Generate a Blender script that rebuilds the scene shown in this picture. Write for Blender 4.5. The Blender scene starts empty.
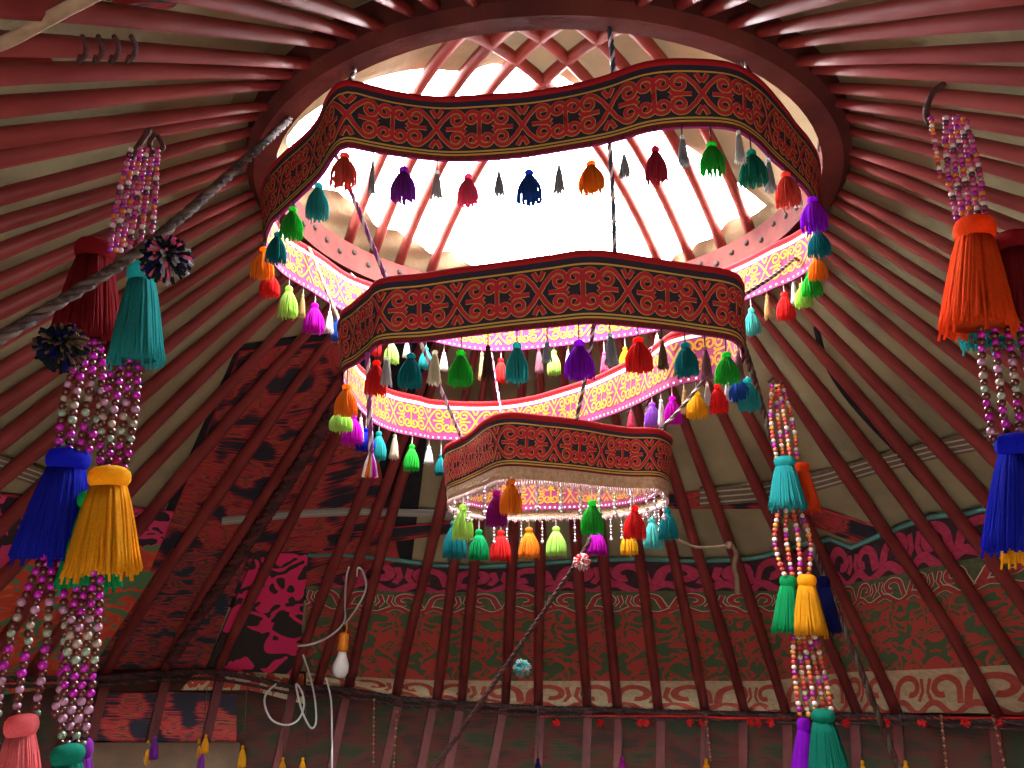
import bpy, math, random
from mathutils import Vector, Matrix
random.seed(7)
S = bpy.context.scene
COL = S.collection
PI = math.pi
# ------------------------------------------------------------------ camera model
FPX, TH, YAW = 780.0, math.radians(14.0), math.radians(2.6)
ZC = 1.72                                   # eye height
D, R = 1.95, 2.70                           # eye to yurt centre, wall radius
RX, RY, RZ, TILT = 0.745, 0.71, ZC + 1.012, -0.040
EYE = Vector((0, 0, ZC))
_f = Vector((-math.sin(YAW) * math.cos(TH), math.cos(YAW) * math.cos(TH), math.sin(TH)))
_r = Vector((math.cos(YAW), math.sin(YAW), 0))
_u = _r.cross(_f)
def ray(px, py):
    return _f + _r * ((px - 512) / FPX) + _u * ((384 - py) / FPX)
def proj(P):
    d = Vector(P) - EYE
    w = d.dot(_f)
    return (512 + FPX * d.dot(_r) / w, 384 - FPX * d.dot(_u) / w)
def atY(px, py, Y):
    d = ray(px, py); return EYE + d * (Y / d.y)
def atZ(px, py, z):
    d = ray(px, py); return EYE + d * ((z - ZC) / d.z)
def depth_of(P):
    return (Vector(P) - EYE).dot(_f)
def cyl(px, py, rad):
    d = ray(px, py)
    a = d.x * d.x + d.y * d.y; b = -D * d.y; c = D * D - rad * rad
    t = (-b + math.sqrt(b * b - a * c)) / a
    return EYE + d * t
def interp(tab, x):
    if x <= tab[0][0]: return tab[0][1]
    for (a, b), (c, e) in zip(tab, tab[1:]):
        if x <= c: return b + (e - b) * (x - a) / (c - a)
    return tab[-1][1]

# ------------------------------------------------------------------ mesh helpers
class MB:
    def __init__(s): s.v = []; s.f = []; s.m = []
    def add(s, vs, fs, mi=0):
        o = len(s.v); s.v += [tuple(p) for p in vs]
        for f in fs: s.f.append([i + o for i in f]); s.m.append(mi)
    def tube(s, pts, rad, n=6, mi=0, cap=True, flat=1.0):
        pts = [Vector(p) for p in pts]; k = len(pts)
        rads = rad if isinstance(rad, (list, tuple)) else [rad] * k
        vs = []; up = None
        for i, p in enumerate(pts):
            t = (pts[min(i + 1, k - 1)] - pts[max(i - 1, 0)])
            t = t.normalized() if t.length > 1e-9 else Vector((0, 0, 1))
            if up is None:
                up = Vector((0, 0, 1)) if abs(t.z) < .9 else Vector((1, 0, 0))
            a = t.cross(up)
            a = a.normalized() if a.length > 1e-6 else Vector((1, 0, 0))
            b = a.cross(t).normalized(); up = b
            for j in range(n):
                an = 2 * PI * j / n
                vs.append(p + a * (math.cos(an) * rads[i]) + b * (math.sin(an) * rads[i] * flat))
        fs = []
        for i in range(k - 1):
            for j in range(n):
                q = (j + 1) % n
                fs.append((i * n + j, i * n + q, (i + 1) * n + q, (i + 1) * n + j))
        if cap:
            fs.append(tuple(range(n))[::-1]); fs.append(tuple((k - 1) * n + j for j in range(n)))
        s.add(vs, fs, mi)
    def lathe(s, prof, n=12, mi=0, c=(0, 0, 0), ruf=0.0, nr=9):
        vs = []
        for r, z in prof:
            for j in range(n):
                a = 2 * PI * j / n; rr = r * (1 + ruf * math.sin(nr * a + z * 5))
                vs.append((c[0] + rr * math.cos(a), c[1] + rr * math.sin(a), c[2] + z))
        fs = []
        for i in range(len(prof) - 1):
            for j in range(n):
                q = (j + 1) % n
                fs.append((i * n + j, i * n + q, (i + 1) * n + q, (i + 1) * n + j))
        fs.append(tuple(range(n))[::-1]); fs.append(tuple((len(prof) - 1) * n + j for j in range(n)))
        s.add(vs, fs, mi)
    def ball(s, c, r, mi=0, n=8, k=5, sz=1.0):
        prof = [(max(1e-4, r * math.sin(PI * i / k)), -r * sz * math.cos(PI * i / k)) for i in range(k + 1)]
        s.lathe(prof, n, mi, c)
    def box(s, c, h, mi=0, ax=None):
        c = Vector(c); ax = ax or (Vector((1, 0, 0)), Vector((0, 1, 0)), Vector((0, 0, 1)))
        vs = [c + ax[0] * (h[0] * i) + ax[1] * (h[1] * j) + ax[2] * (h[2] * k) for k in (-1, 1) for j in (-1, 1) for i in (-1, 1)]
        s.add(vs, [(0, 2, 3, 1), (4, 5, 7, 6), (0, 1, 5, 4), (2, 6, 7, 3), (0, 4, 6, 2), (1, 3, 7, 5)], mi)
    def grid(s, rows, mi=0, closed=False):
        w = len(rows[0]); vs = [p for r in rows for p in r]; fs = []
        for i in range(len(rows) - 1):
            for j in range(w if closed else w - 1):
                q = (j + 1) % w
                fs.append((i * w + j, i * w + q, (i + 1) * w + q, (i + 1) * w + j))
        s.add(vs, fs, mi)
    def build(s, name, mats, parent=None, smooth=True):
        me = bpy.data.meshes.new(name); me.from_pydata(s.v, [], s.f)
        for m in (mats if isinstance(mats, (list, tuple)) else [mats]): me.materials.append(m)
        me.polygons.foreach_set('material_index', s.m)
        if smooth: me.polygons.foreach_set('use_smooth', [True] * len(s.f))
        me.update()
        return link(name, me, parent)
def link(name, me, parent=None):
    o = bpy.data.objects.new(name, me); COL.objects.link(o)
    if parent: o.parent = parent
    return o
def empty(name, loc=(0, 0, 0)):
    o = bpy.data.objects.new(name, None); COL.objects.link(o); o.location = loc
    o.empty_display_size = .05
    return o
def tag(o, label, cat, group=None, kind=None):
    o['label'] = label; o['category'] = cat
    if group: o['group'] = group
    if kind: o['kind'] = kind
    return o
def struct(o): o['kind'] = 'structure'; return o
def catmull(P, k=6, closed=False):
    P = [Vector(p) for p in P]; n = len(P); out = []
    for i in range(n if closed else n - 1):
        a = P[(i - 1) % n] if closed else P[max(i - 1, 0)]
        b = P[i]; c = P[(i + 1) % n]
        d = P[(i + 2) % n] if closed else P[min(i + 2, n - 1)]
        for j in range(k):
            t = j / k
            out.append(.5 * ((2 * b) + (c - a) * t + (2 * a - 5 * b + 4 * c - d) * t * t + (3 * b - a - 3 * c + d) * t ** 3))
    if not closed: out.append(P[-1])
    return out

# ------------------------------------------------------------------ materials
def nt(name):
    m = bpy.data.materials.new(name); m.use_nodes = True
    n = m.node_tree.nodes; l = m.node_tree.links
    return m, n, l, n['Principled BSDF']
def mat(name, col, rough=.8, col2=None, scale=30, bump=0, bscale=None, metal=0, stretch=None, spec=.3, lo=.35, hi=.65, translucent=0, trans_col=None, obj=True):
    m, n, l, b = nt(name)
    b.inputs['Roughness'].default_value = rough; b.inputs['Metallic'].default_value = metal
    b.inputs['Specular IOR Level'].default_value = spec
    b.inputs['Base Color'].default_value = (*col, 1)
    tc = n.new('ShaderNodeTexCoord'); src = tc.outputs['Object']
    if stretch:
        mp = n.new('ShaderNodeMapping'); mp.inputs['Scale'].default_value = stretch
        l.new(src, mp.inputs[0]); src = mp.outputs[0]
    if col2:
        t = n.new('ShaderNodeTexNoise'); t.inputs['Scale'].default_value = scale; t.inputs['Detail'].default_value = 5
        l.new(src, t.inputs['Vector'])
        r = n.new('ShaderNodeValToRGB'); r.color_ramp.elements[0].position = lo; r.color_ramp.elements[1].position = hi
        r.color_ramp.elements[0].color = (*col, 1); r.color_ramp.elements[1].color = (*col2, 1)
        l.new(t.outputs['Fac'], r.inputs[0]); l.new(r.outputs[0], b.inputs['Base Color'])
    if bump:
        t2 = n.new('ShaderNodeTexNoise'); t2.inputs['Scale'].default_value = bscale or scale; t2.inputs['Detail'].default_value = 4
        l.new(src, t2.inputs['Vector'])
        bp = n.new('ShaderNodeBump'); bp.inputs['Strength'].default_value = bump; bp.inputs['Distance'].default_value = .01
        l.new(t2.outputs['Fac'], bp.inputs['Height']); l.new(bp.outputs[0], b.inputs['Normal'])
    if translucent:
        out = n['Material Output']; tr = n.new('ShaderNodeBsdfTranslucent'); tr.inputs[0].default_value = (*(trans_col or col), 1)
        mx = n.new('ShaderNodeMixShader'); mx.inputs[0].default_value = translucent
        l.new(b.outputs[0], mx.inputs[1]); l.new(tr.outputs[0], mx.inputs[2]); l.new(mx.outputs[0], out.inputs[0])
    return m
def weave(name, cols, sx, sy, thread=900, seed=0.0):
    """mirrored-noise ornament in UV-free patch coordinates (attribute 'pat')"""
    m, n, l, b = nt(name)
    b.inputs['Roughness'].default_value = .95; b.inputs['Specular IOR Level'].default_value = .1
    at = n.new('ShaderNodeAttribute'); at.attribute_name = 'pat'
    mp = n.new('ShaderNodeMapping'); mp.inputs['Scale'].default_value = (sx, sy, 1); mp.inputs['Location'].default_value = (seed, seed * .37, seed)
    pp = n.new('ShaderNodeSeparateXYZ'); l.new(at.outputs['Vector'], pp.inputs[0])
    pg = n.new('ShaderNodeMath'); pg.operation = 'PINGPONG'; pg.inputs[1].default_value = .5
    ml = n.new('ShaderNodeMath'); ml.operation = 'MULTIPLY'; ml.inputs[1].default_value = 1.0
    l.new(pp.outputs[0], pg.inputs[0]); l.new(pg.outputs[0], ml.inputs[0])
    cb = n.new('ShaderNodeCombineXYZ'); l.new(ml.outputs[0], cb.inputs[0]); l.new(pp.outputs[1], cb.inputs[1])
    l.new(cb.outputs[0], mp.inputs[0])
    t = n.new('ShaderNodeTexNoise'); t.inputs['Scale'].default_value = 1; t.inputs['Detail'].default_value = 1.2; t.inputs['Distortion'].default_value = 1.2
    l.new(mp.outputs[0], t.inputs['Vector'])
    r = n.new('ShaderNodeValToRGB'); r.color_ramp.interpolation = 'CONSTANT'
    e = r.color_ramp.elements
    e[0].position = 0; e[0].color = (*cols[0][1], 1); e[1].position = cols[1][0]; e[1].color = (*cols[1][1], 1)
    for p, c in cols[2:]:
        x = e.new(p); x.color = (*c, 1)
    l.new(t.outputs['Fac'], r.inputs[0])
    f = n.new('ShaderNodeTexNoise'); f.inputs['Scale'].default_value = 120; f.inputs['Detail'].default_value = 3
    tc = n.new('ShaderNodeTexCoord'); l.new(tc.outputs['Object'], f.inputs['Vector'])
    mx = n.new('ShaderNodeMix'); mx.data_type = 'RGBA'; mx.blend_type = 'MULTIPLY'; mx.inputs[0].default_value = .25
    l.new(r.outputs[0], mx.inputs[6]); l.new(f.outputs['Color'], mx.inputs[7]); l.new(mx.outputs[2], b.inputs['Base Color'])
    return m
def carpet_mat(name, cols, sx, sy, streak, seed=0):
    """kilim: block noise quantised in weft lines"""
    m, n, l, b = nt(name)
    b.inputs['Roughness'].default_value = .95; b.inputs['Specular IOR Level'].default_value = .1
    at = n.new('ShaderNodeAttribute'); at.attribute_name = 'pat'
    mp = n.new('ShaderNodeMapping'); mp.inputs['Scale'].default_value = (sx, sy, 1); mp.inputs['Location'].default_value = (seed, seed, 0)
    l.new(at.outputs['Vector'], mp.inputs[0])
    w = n.new('ShaderNodeTexNoise'); w.inputs['Scale'].default_value = 1; w.inputs['Detail'].default_value = 1
    l.new(mp.outputs[0], w.inputs['Vector'])
    mp2 = n.new('ShaderNodeMapping'); mp2.inputs['Scale'].default_value = (streak[0], streak[1], 1)
    l.new(at.outputs['Vector'], mp2.inputs[0])
    s2 = n.new('ShaderNodeTexNoise'); s2.inputs['Scale'].default_value = 1; s2.inputs['Detail'].default_value = 2
    l.new(mp2.outputs[0], s2.inputs['Vector'])
    a = n.new('ShaderNodeMath'); a.operation = 'MULTIPLY_ADD'; a.inputs[1].default_value = .5
    l.new(s2.outputs['Fac'], a.inputs[0]); l.new(w.outputs['Fac'], a.inputs[2])
    r = n.new('ShaderNodeValToRGB'); r.color_ramp.interpolation = 'CONSTANT'; e = r.color_ramp.elements
    e[0].position = 0; e[0].color = (*cols[0][1], 1); e[1].position = cols[1][0]; e[1].color = (*cols[1][1], 1)
    for p, c in cols[2:]:
        x = e.new(p); x.color = (*c, 1)
    l.new(a.outputs[0], r.inputs[0]); l.new(r.outputs[0], b.inputs['Base Color'])
    return m

RED1, RED2 = (.26, .042, .036), (.20, .02, .022)
M_pole = mat('red_painted_wood', RED1, .5, (.17, .023, .022), 5, .35, 14, stretch=(1, 1, 1), spec=.4)
M_lath = mat('shaded_red_lath', (.13, .024, .02), .6, (.08, .014, .014), 8, .3, 20)  # pole red darkened; the shade below the belt is put into the colour
M_ring = mat('crown_red_wood', (.115, .030, .024), .85, (.07, .018, .016), 9, .4, 20, spec=.12)
M_hole = mat('dark_hole', (.02, .012, .01), .9)
M_strut = mat('strut_red_wood', (.30, .06, .045), .6, (.2, .04, .03), 9, .3, 20)
M_felt = mat('khaki_felt', (.40, .355, .205), .95, (.28, .25, .145), 3.5, .5, 40, spec=.1)
M_cover = mat('tan_canvas', (.30, .225, .13), .95, (.23, .165, .095), 8, .4, 30, spec=.1, translucent=.012)
M_navy = mat('navy_velvet', (.018, .02, .045), .9, (.03, .02, .03), 60)
M_scroll = mat('red_felt_scroll', (.44, .022, .032), .85, (.34, .02, .028), 60)
M_yellow = mat('yellow_stitch', (.50, .34, .06), .8)
M_maroon = mat('maroon_braid', (.16, .015, .02), .9, (.07, .01, .012), 150)
M_pipe = mat('red_piping', (.32, .012, .016), .85, spec=.1)
M_pink = mat('pink_overlit_cloth_and_cord', (.23, .022, .10), .9, (.19, .017, .085), 20, translucent=.1)  # inner side of the ring cloth; sky overexposure put into the colour as pink
M_yelscroll = mat('yellow_overlit_scroll', (.36, .17, .008), .9)  # embroidery on that inner side, its overexposure painted in as yellow
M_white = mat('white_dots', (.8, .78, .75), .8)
M_lace = mat('tan_lace', (.48, .36, .22), .9, (.36, .24, .14), 120, .5, 200)
M_lacep = mat('pale_pink_lace', (.66, .48, .46), .9, (.5, .33, .33), 100)
M_silver = mat('silver_bead', (.75, .75, .78), .2, metal=.7, spec=.6)
M_rope = mat('dark_braided_rope', (.045, .028, .028), .9, (.12, .085, .08), 60, .8, 90)
M_rope2 = mat('brown_rope', (.10, .035, .03), .9, (.04, .02, .02), 50, .8, 90)
M_ropep = mat('purple_braid', (.22, .05, .22), .8)
M_ropew = mat('white_braid', (.62, .58, .58), .8)
M_belt = mat('dark_belt', (.02, .015, .015), .95, (.06, .03, .03), 60, .6, 80)
M_cable = mat('white_cable', (.62, .60, .56), .5)
M_orange_p = mat('orange_plastic', (.85, .25, .02), .4)
M_bulb = mat('frosted_bulb', (.80, .80, .78), .25, spec=.5)
M_screw = mat('bulb_metal', (.6, .6, .58), .35, metal=.9)
M_web1 = mat('tan_webbing', (.19, .15, .10), .9, (.14, .11, .07), 60)
M_webw = mat('cream_webbing', (.52, .47, .36), .9)
M_dark = mat('black_cloth', (.012, .013, .016), .95, (.022, .02, .024), 20)
M_teal_e = mat('teal_edging', (.08, .22, .19), .9)
M_rag = mat('beige_rag', (.45, .34, .22), .9, (.33, .24, .15), 30, .5, 40)
M_floor = mat('floor_rug', (.10, .045, .035), .95, (.05, .035, .03), 6)
M_board = mat('tan_board', (.15, .09, .05), .8, (.10, .06, .035), 8, .3, 20)

# ------------------------------------------------------------------ yurt shell
FEET = [(32, 676), (106, 675), (167, 670), (221, 670), (294, 684), (320, 685), (347, 687), (399, 695), (434, 698), (461, 700), (504, 703), (541, 705), (588, 706), (619, 707), (661, 709), (705, 710), (743, 711), (787, 713), (855, 713), (898, 714), (995, 718)]
foot = []
for x, y in FEET:
    p = cyl(x, y, R); foot.append((math.atan2(p.x, p.y - D), p.z))
ZT = [(-PI, ZC - .50)] + [(-PI * .62, ZC - .47)] + foot + [(PI * .62, ZC - .58), (PI, ZC - .50)]
def zfoot(ph): return interp(ZT, ph)
def rring(ph): return 1 / math.sqrt((math.sin(ph) / RX) ** 2 + (math.cos(ph) / RY) ** 2)
def zring(ph): return RZ + TILT * math.cos(ph)
def bulge(ph): return .06 + .26 * max(0, -math.cos(ph)) ** 1.2 + .05 * abs(math.sin(ph))
def zsurf(ph, r, off=0.0):
    a = rring(ph); t = (r - a) / (R - a)
    if t < 0: return zring(ph) - off
    t = min(t, 1)
    return zring(ph) + (zfoot(ph) - zring(ph)) * t + bulge(ph) * (4 * t * (1 - t)) * (.6 + .8 * t) * .8 - off * 1.25
def S3(ph, r, off=0.0):
    return Vector((r * math.sin(ph), D + r * math.cos(ph), zsurf(ph, r, off)))
def cast(px, py, off=0.0):
    """first hit of a sight line on the roof or wall, off metres inside the pole centre surface"""
    d = ray(px, py)
    def inside(t):
        p = EYE + d * t; x = p.x; y = p.y - D; r = math.hypot(x, y)
        if r > R - off: return False
        return p.z < zsurf(math.atan2(x, y), r, off)
    t = .25
    while inside(t) and t < 8: t += .06
    a, b = t - .06, t
    for _ in range(16):
        m = (a + b) / 2
        if inside(m): a = m
        else: b = m
    return EYE + d * ((a + b) / 2)

NP = 150
rows = []
for i in range(15):
    t = i / 14; row = []
    for j in range(NP):
        ph = -PI + 2 * PI * j / NP; a = rring(ph) + .03
        r = a + (R + .05 - a) * t
        p = S3(ph, min(r, R), -.05); p.x *= r / min(r, R) ; p.y = D + (p.y - D) * r / min(r, R)
        p.z += .006 * math.sin(ph * 23 + t * 9)
        row.append(p)
    rows.append(row)
mb = MB(); mb.grid(rows, 0, True)
struct(mb.build('ceiling', M_felt))
# wall with the doorway behind the viewer
def wall_seg(name, p0, p1, m, z0=0.0, rad=R + .05):
    k = max(4, int((p1 - p0) / .05)); mb = MB(); lo = []; hi = []
    for j in range(k + 1):
        ph = p0 + (p1 - p0) * j / k
        lo.append((rad * math.sin(ph), D + rad * math.cos(ph), z0)); hi.append((rad * math.sin(ph), D + rad * math.cos(ph), zfoot(ph) + .07))
    mb.grid([lo, hi]); o = mb.build(name, m)
    return struct(o)
M_reed = carpet_mat('reed_screen', [(0, (.036, .024, .019)), (.66, (.085, .02, .018)), (.76, (.05, .036, .02)), (.84, (.03, .034, .02))], 5, 10, (5, 240), 3)
def set_pat(o, f):
    me = o.data; a = me.attributes.new('pat', 'FLOAT_VECTOR', 'POINT')
    for i, v in enumerate(me.vertices): a.data[i].vector = f(v.co)
wo = [wall_seg('wall_left', -PI + .30, -.70, M_reed), wall_seg('wall_far', -.70, .70, M_reed), wall_seg('wall_right', .70, PI - .30, M_reed)]
for o in wo: set_pat(o, lambda c: (math.atan2(c[0], c[1] - D) * R, c[2], 0))
mb = MB(); mb.lathe([(R + .3, -.06), (R + .3, 0)], 64, 0, (0, D, 0)); struct(mb.build('floor', M_floor, smooth=False))

# ------------------------------------------------------------------ roof poles
ORD = 'first second third fourth fifth sixth seventh eighth ninth tenth eleventh twelfth thirteenth fourteenth fifteenth sixteenth seventeenth eighteenth nineteenth twentieth'.split()
def ordn(k):
    if k <= 20: return ORD[k - 1]
    if k < 30: return 'twenty-' + ORD[k - 21]
    if k == 30: return 'thirtieth'
    if k < 40: return 'thirty-' + ORD[k - 31]
    return 'fortieth' if k == 40 else 'forty-' + ORD[k - 41]
phis = [p for p, z in foot]
a = phis[0]
while a > -PI + .03: a -= .083; phis.insert(0, a)
a = phis[-1]
while a < PI - .1: a += .083; phis.append(a)
i_bulb = min(range(len(phis)), key=lambda i: abs(phis[i] - foot[5][0]))
rnd = random.Random(3)
for i, ph in enumerate(phis):
    mb = MB(); pts = []; rr = []
    a0 = rring(ph) - .01; wob = rnd.uniform(-.012, .012); ph2 = ph + rnd.uniform(-.012, .012)
    for k in range(13):
        t = k / 12; r = a0 + (R - a0) * t
        p = S3(ph2 + (ph - ph2) * t + wob * math.sin(PI * t * 1.5) * .6, r, 0)
        p.z += .006 * math.sin(t * 8 + i * 2.1)
        pts.append(p); rr.append((.0105 + .0150 * min(1, t * 2.4)) * (1 + .05 * math.sin(t * 13 + i)))
    mb.tube(pts, rr, 8)
    o = mb.build('roof_pole', M_pole)
    k = i - i_bulb
    if k <= 0: lb = 'red painted roof pole, %s pole to the left of the hanging light bulb' % ordn(1 - k)
    else: lb = 'red painted roof pole, %s pole to the right of the hanging light bulb' % ordn(k)
    tag(o, lb, 'pole', 'red roof poles between crown and wall')

# lattice laths under the belt
for i, (x, y) in enumerate(FEET):
    if i in (0, 5): continue
    p = cyl(x, y + 4, R - .005); ph = math.atan2(p.x, p.y - D)
    q = cyl(x + (2 if x > 540 else -12), 860, R - .005)
    q = Vector((R * .998 * math.sin(ph - (.015 if x > 540 else .05)), D + R * .998 * math.cos(ph - (.015 if x > 540 else .05)), .35))
    mb = MB(); t = Vector((math.cos(ph), -math.sin(ph), 0))
    vs = []
    nrm = Vector((math.sin(ph), math.cos(ph), 0)); w = .022; d = .010
    for pt in (p, (p + q) / 2, q):
        vs += [pt - t * w - nrm * d, pt + t * w - nrm * d, pt + t * w + nrm * d, pt - t * w + nrm * d]
    mb.add(vs, [(0, 1, 5, 4), (1, 2, 6, 5), (2, 3, 7, 6), (3, 0, 4, 7), (4, 5, 9, 8), (5, 6, 10, 9), (6, 7, 11, 10), (7, 4, 8, 11), (0, 3, 2, 1), (8, 9, 10, 11)])
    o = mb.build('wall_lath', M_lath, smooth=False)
    k = i - 5
    tag(o, 'flat red lath below the wall belt, %s lath to the %s of the light bulb' % (ordn(abs(k)), 'left' if k < 0 else 'right'), 'lath', 'red laths of the wall lattice')

# ------------------------------------------------------------------ crown ring
crown = tag(empty('crown_ring', (0, D, RZ)), 'big red wooden crown ring framing the bright smoke hole', 'crown ring')
def rel(p): return Vector(p) - Vector((0, D, RZ))
mb = MB(); NR = 96; sec = [(-.034, -.042), (-.036, .044), (.022, .054), (.036, .040), (.034, -.03), (.014, -.050)]
vs = []
for j in range(NR):
    ph = 2 * PI * j / NR; r = rring(ph)
    for dr, dz in sec:
        vs.append(rel(((r + dr) * math.sin(ph), D + (r + dr) * math.cos(ph), zring(ph) + dz)))
k = len(sec); fs = []
for j in range(NR):
    q = (j + 1) % NR
    for i in range(k): fs.append((j * k + i, j * k + (i + 1) % k, q * k + (i + 1) % k, q * k + i))
mb.add(vs, fs)
mb.build('rim', M_ring, crown, smooth=False)
for j in range(70):
    mb = MB()
    ph = 2 * PI * j / 70 + .02; r = rring(ph) - .0365
    c = rel((r * math.sin(ph), D + r * math.cos(ph), zring(ph) + .008 + .012 * math.sin(j * 2.3)))
    n_ = Vector((math.sin(ph), math.cos(ph), 0)); t_ = Vector((math.cos(ph), -math.sin(ph), 0))
    mb.tube([c - n_ * .002, c + n_ * .006], .0095, 8)
    mb.build('peg_hole', M_hole, crown)
HD = .30
def zdome(x, y):
    q = min(1, (x / RX) ** 2 + ((y - D) / RY) ** 2)
    return RZ + TILT * (y - D) / RY + .035 + HD * (1 - q) ** .9
def bar(ang, off, parent):
    dx, dy = math.sin(ang), math.cos(ang); ox, oy = math.cos(ang) * off, -math.sin(ang) * off
    # ellipse entry/exit
    A = (dx / RX) ** 2 + (dy / RY) ** 2; B = ox * dx / RX ** 2 + oy * dy / RY ** 2; Cc = (ox / RX) ** 2 + (oy / RY) ** 2 - .95
    s = math.sqrt(B * B - A * Cc); t0, t1 = (-B - s) / A, (-B + s) / A
    pts = []
    for i in range(19):
        t = t0 + (t1 - t0) * i / 18; x = ox + dx * t; y = D + oy + dy * t
        pts.append(rel((x, y, zdome(x, y))))
    mb = MB(); mb.tube(pts, .017, 7, flat=1.0); return mb.build('strut', M_strut, parent)
for off in (-.36, -.26, -.16, -.04): bar(-math.radians(33), off + .02, crown)
for off in (.36, .25, .13, .02): bar(math.radians(33), off, crown)
# canvas cover over the crown, folded back around the smoke hole
HOLE = [(337, 190), (365, 211), (400, 233), (450, 253), (500, 268), (560, 281), (620, 277), (660, 266), (700, 240), (738, 218), (768, 203), (755, 192), (733, 179), (702, 158), (672, 136), (640, 114), (610, 92), (570, 82), (545, 76), (520, 70), (480, 67), (440, 70), (400, 74), (360, 84), (325, 100), (300, 116), (288, 140), (292, 165), (312, 182)]
def cast_dome(px, py):
    d = ray(px, py); t = .3; best = (-9, None)
    for i in range(700):
        p = EYE + d * t; t += .005
        if p.y < D - RY * .92: continue
        if p.y > D + RY: break
        g = p.z - zdome(p.x, p.y) - .022
        if g > best[0]: best = (g, p)
        if g > 0: break
    return best[1]
HO = cast_dome(550, 175)
tab = sorted((math.atan2(p.x - HO.x, p.y - HO.y), math.hypot(p.x - HO.x, p.y - HO.y)) for p in (cast_dome(*h) for h in HOLE))
tab = [(tab[-1][0] - 2 * PI, tab[-1][1])] + tab + [(tab[0][0] + 2 * PI, tab[0][1])]
def rim_exit(ph):
    dx, dy = math.sin(ph), math.cos(ph); ox, oy = HO.x, HO.y - D
    A = (dx / RX) ** 2 + (dy / RY) ** 2; B = ox * dx / RX ** 2 + oy * dy / RY ** 2; Cc = (ox / RX) ** 2 + (oy / RY) ** 2 - 1
    return (-B + math.sqrt(B * B - A * Cc)) / A
rows = []
for i in range(14):
    row = []
    for j in range(180):
        ph = -PI + 2 * PI * j / 180; ro = rim_exit(ph) + .09; ri = min(interp(tab, ph), ro - .10) + .005 * math.sin(ph * 31)
        r = ri + (ro - ri) * i / 13; x = HO.x + r * math.sin(ph); y = HO.y + r * math.cos(ph)
        row.append((x, y, zdome(x, y) + .022 + .010 * math.sin(ph * 17 + i) * (1 - i / 13) - max(0, r - ro + .08) * .6))
    rows.append(row)
mb = MB(); mb.grid(rows, 0, True)
o = mb.build('smoke_hole_cover', M_cover); tag(o, 'tan canvas cover folded back around the open smoke hole', 'cover')

# ------------------------------------------------------------------ cloth rings
def scroll_strokes(P, H):
    """strokes (u,v) of one ornament period, mirrored ram-horn scrolls"""
    def spiral(cx, cy, r0, a0, turns, sgn, k=20):
        return [(cx + r0 * (1 - .8 * i / k) * math.cos(a0 + sgn * turns * 2 * PI * i / k), cy + r0 * (1 - .8 * i / k) * math.sin(a0 + sgn * turns * 2 * PI * i / k)) for i in range(k + 1)]
    q = []
    c1, r1 = (.235 * P, .255 * H), .225 * H
    q.append([(0, 0), (.035 * P, .10 * H), (.07 * P, .22 * H)] + spiral(c1[0], c1[1], r1, PI * .80, 1.35, -1, 26))
    c2, r2 = (.415 * P, .27 * H), .20 * H
    q.append([(.5 * P, 0), (.5 * P, .14 * H)] + spiral(c2[0], c2[1], r2, PI * .02, 1.3, 1, 26))
    q.append([(.06 * P, .50 * H), (.03 * P, .38 * H), (.0, .30 * H)])
    q.append([(.11 * P, .0), (.20 * P, .0), (.30 * P, .02 * H), (.34 * P, .10 * H)])
    out = []
    for s in q:
        for sx in (1, -1):
            for sy in (1, -1):
                out.append([(sx * u, sy * v) for u, v in s])
    return out
class Loop:
    def __init__(s, pts):
        s.p = pts; n = len(pts); s.L = [0]
        for i in range(n): s.L.append(s.L[-1] + (pts[(i + 1) % n] - pts[i]).length)
        s.len = s.L[-1]; s.n = n
        s.N = []
        for i in range(n):
            t = pts[(i + 1) % n] - pts[(i - 1) % n]; s.N.append(Vector((t.y, -t.x, 0)).normalized())
        c = sum(pts, Vector()) / n
        if sum((s.p[i] - c).dot(s.N[i]) for i in range(n)) < 0: s.N = [-x for x in s.N]
    def at(s, u):
        u %= s.len; lo, hi = 0, s.n
        while hi - lo > 1:
            m = (lo + hi) // 2
            if s.L[m] <= u: lo = m
            else: hi = m
        t = (u - s.L[lo]) / max(1e-9, s.L[lo + 1] - s.L[lo]); j = (lo + 1) % s.n
        return s.p[lo].lerp(s.p[j], t), s.N[lo].lerp(s.N[j], t).normalized()
def ribbon(mb, f, line, w, mi):
    """flat ribbon of width w along (u,v) polyline, f maps (u,v) to space"""
    vs = []; k = len(line)
    for i in range(k):
        a = line[max(i - 1, 0)]; b = line[min(i + 1, k - 1)]
        dx, dy = b[0] - a[0], b[1] - a[1]; L = math.hypot(dx, dy) or 1
        nx, ny = -dy / L * w / 2, dx / L * w / 2
        vs += [f(line[i][0] + nx, line[i][1] + ny), f(line[i][0] - nx, line[i][1] - ny)]
    mb.add(vs, [(2 * i, 2 * i + 1, 2 * i + 3, 2 * i + 2) for i in range(k - 1)], mi)
BHS = {.765: .124, .448: .131, .211: .104}
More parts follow.
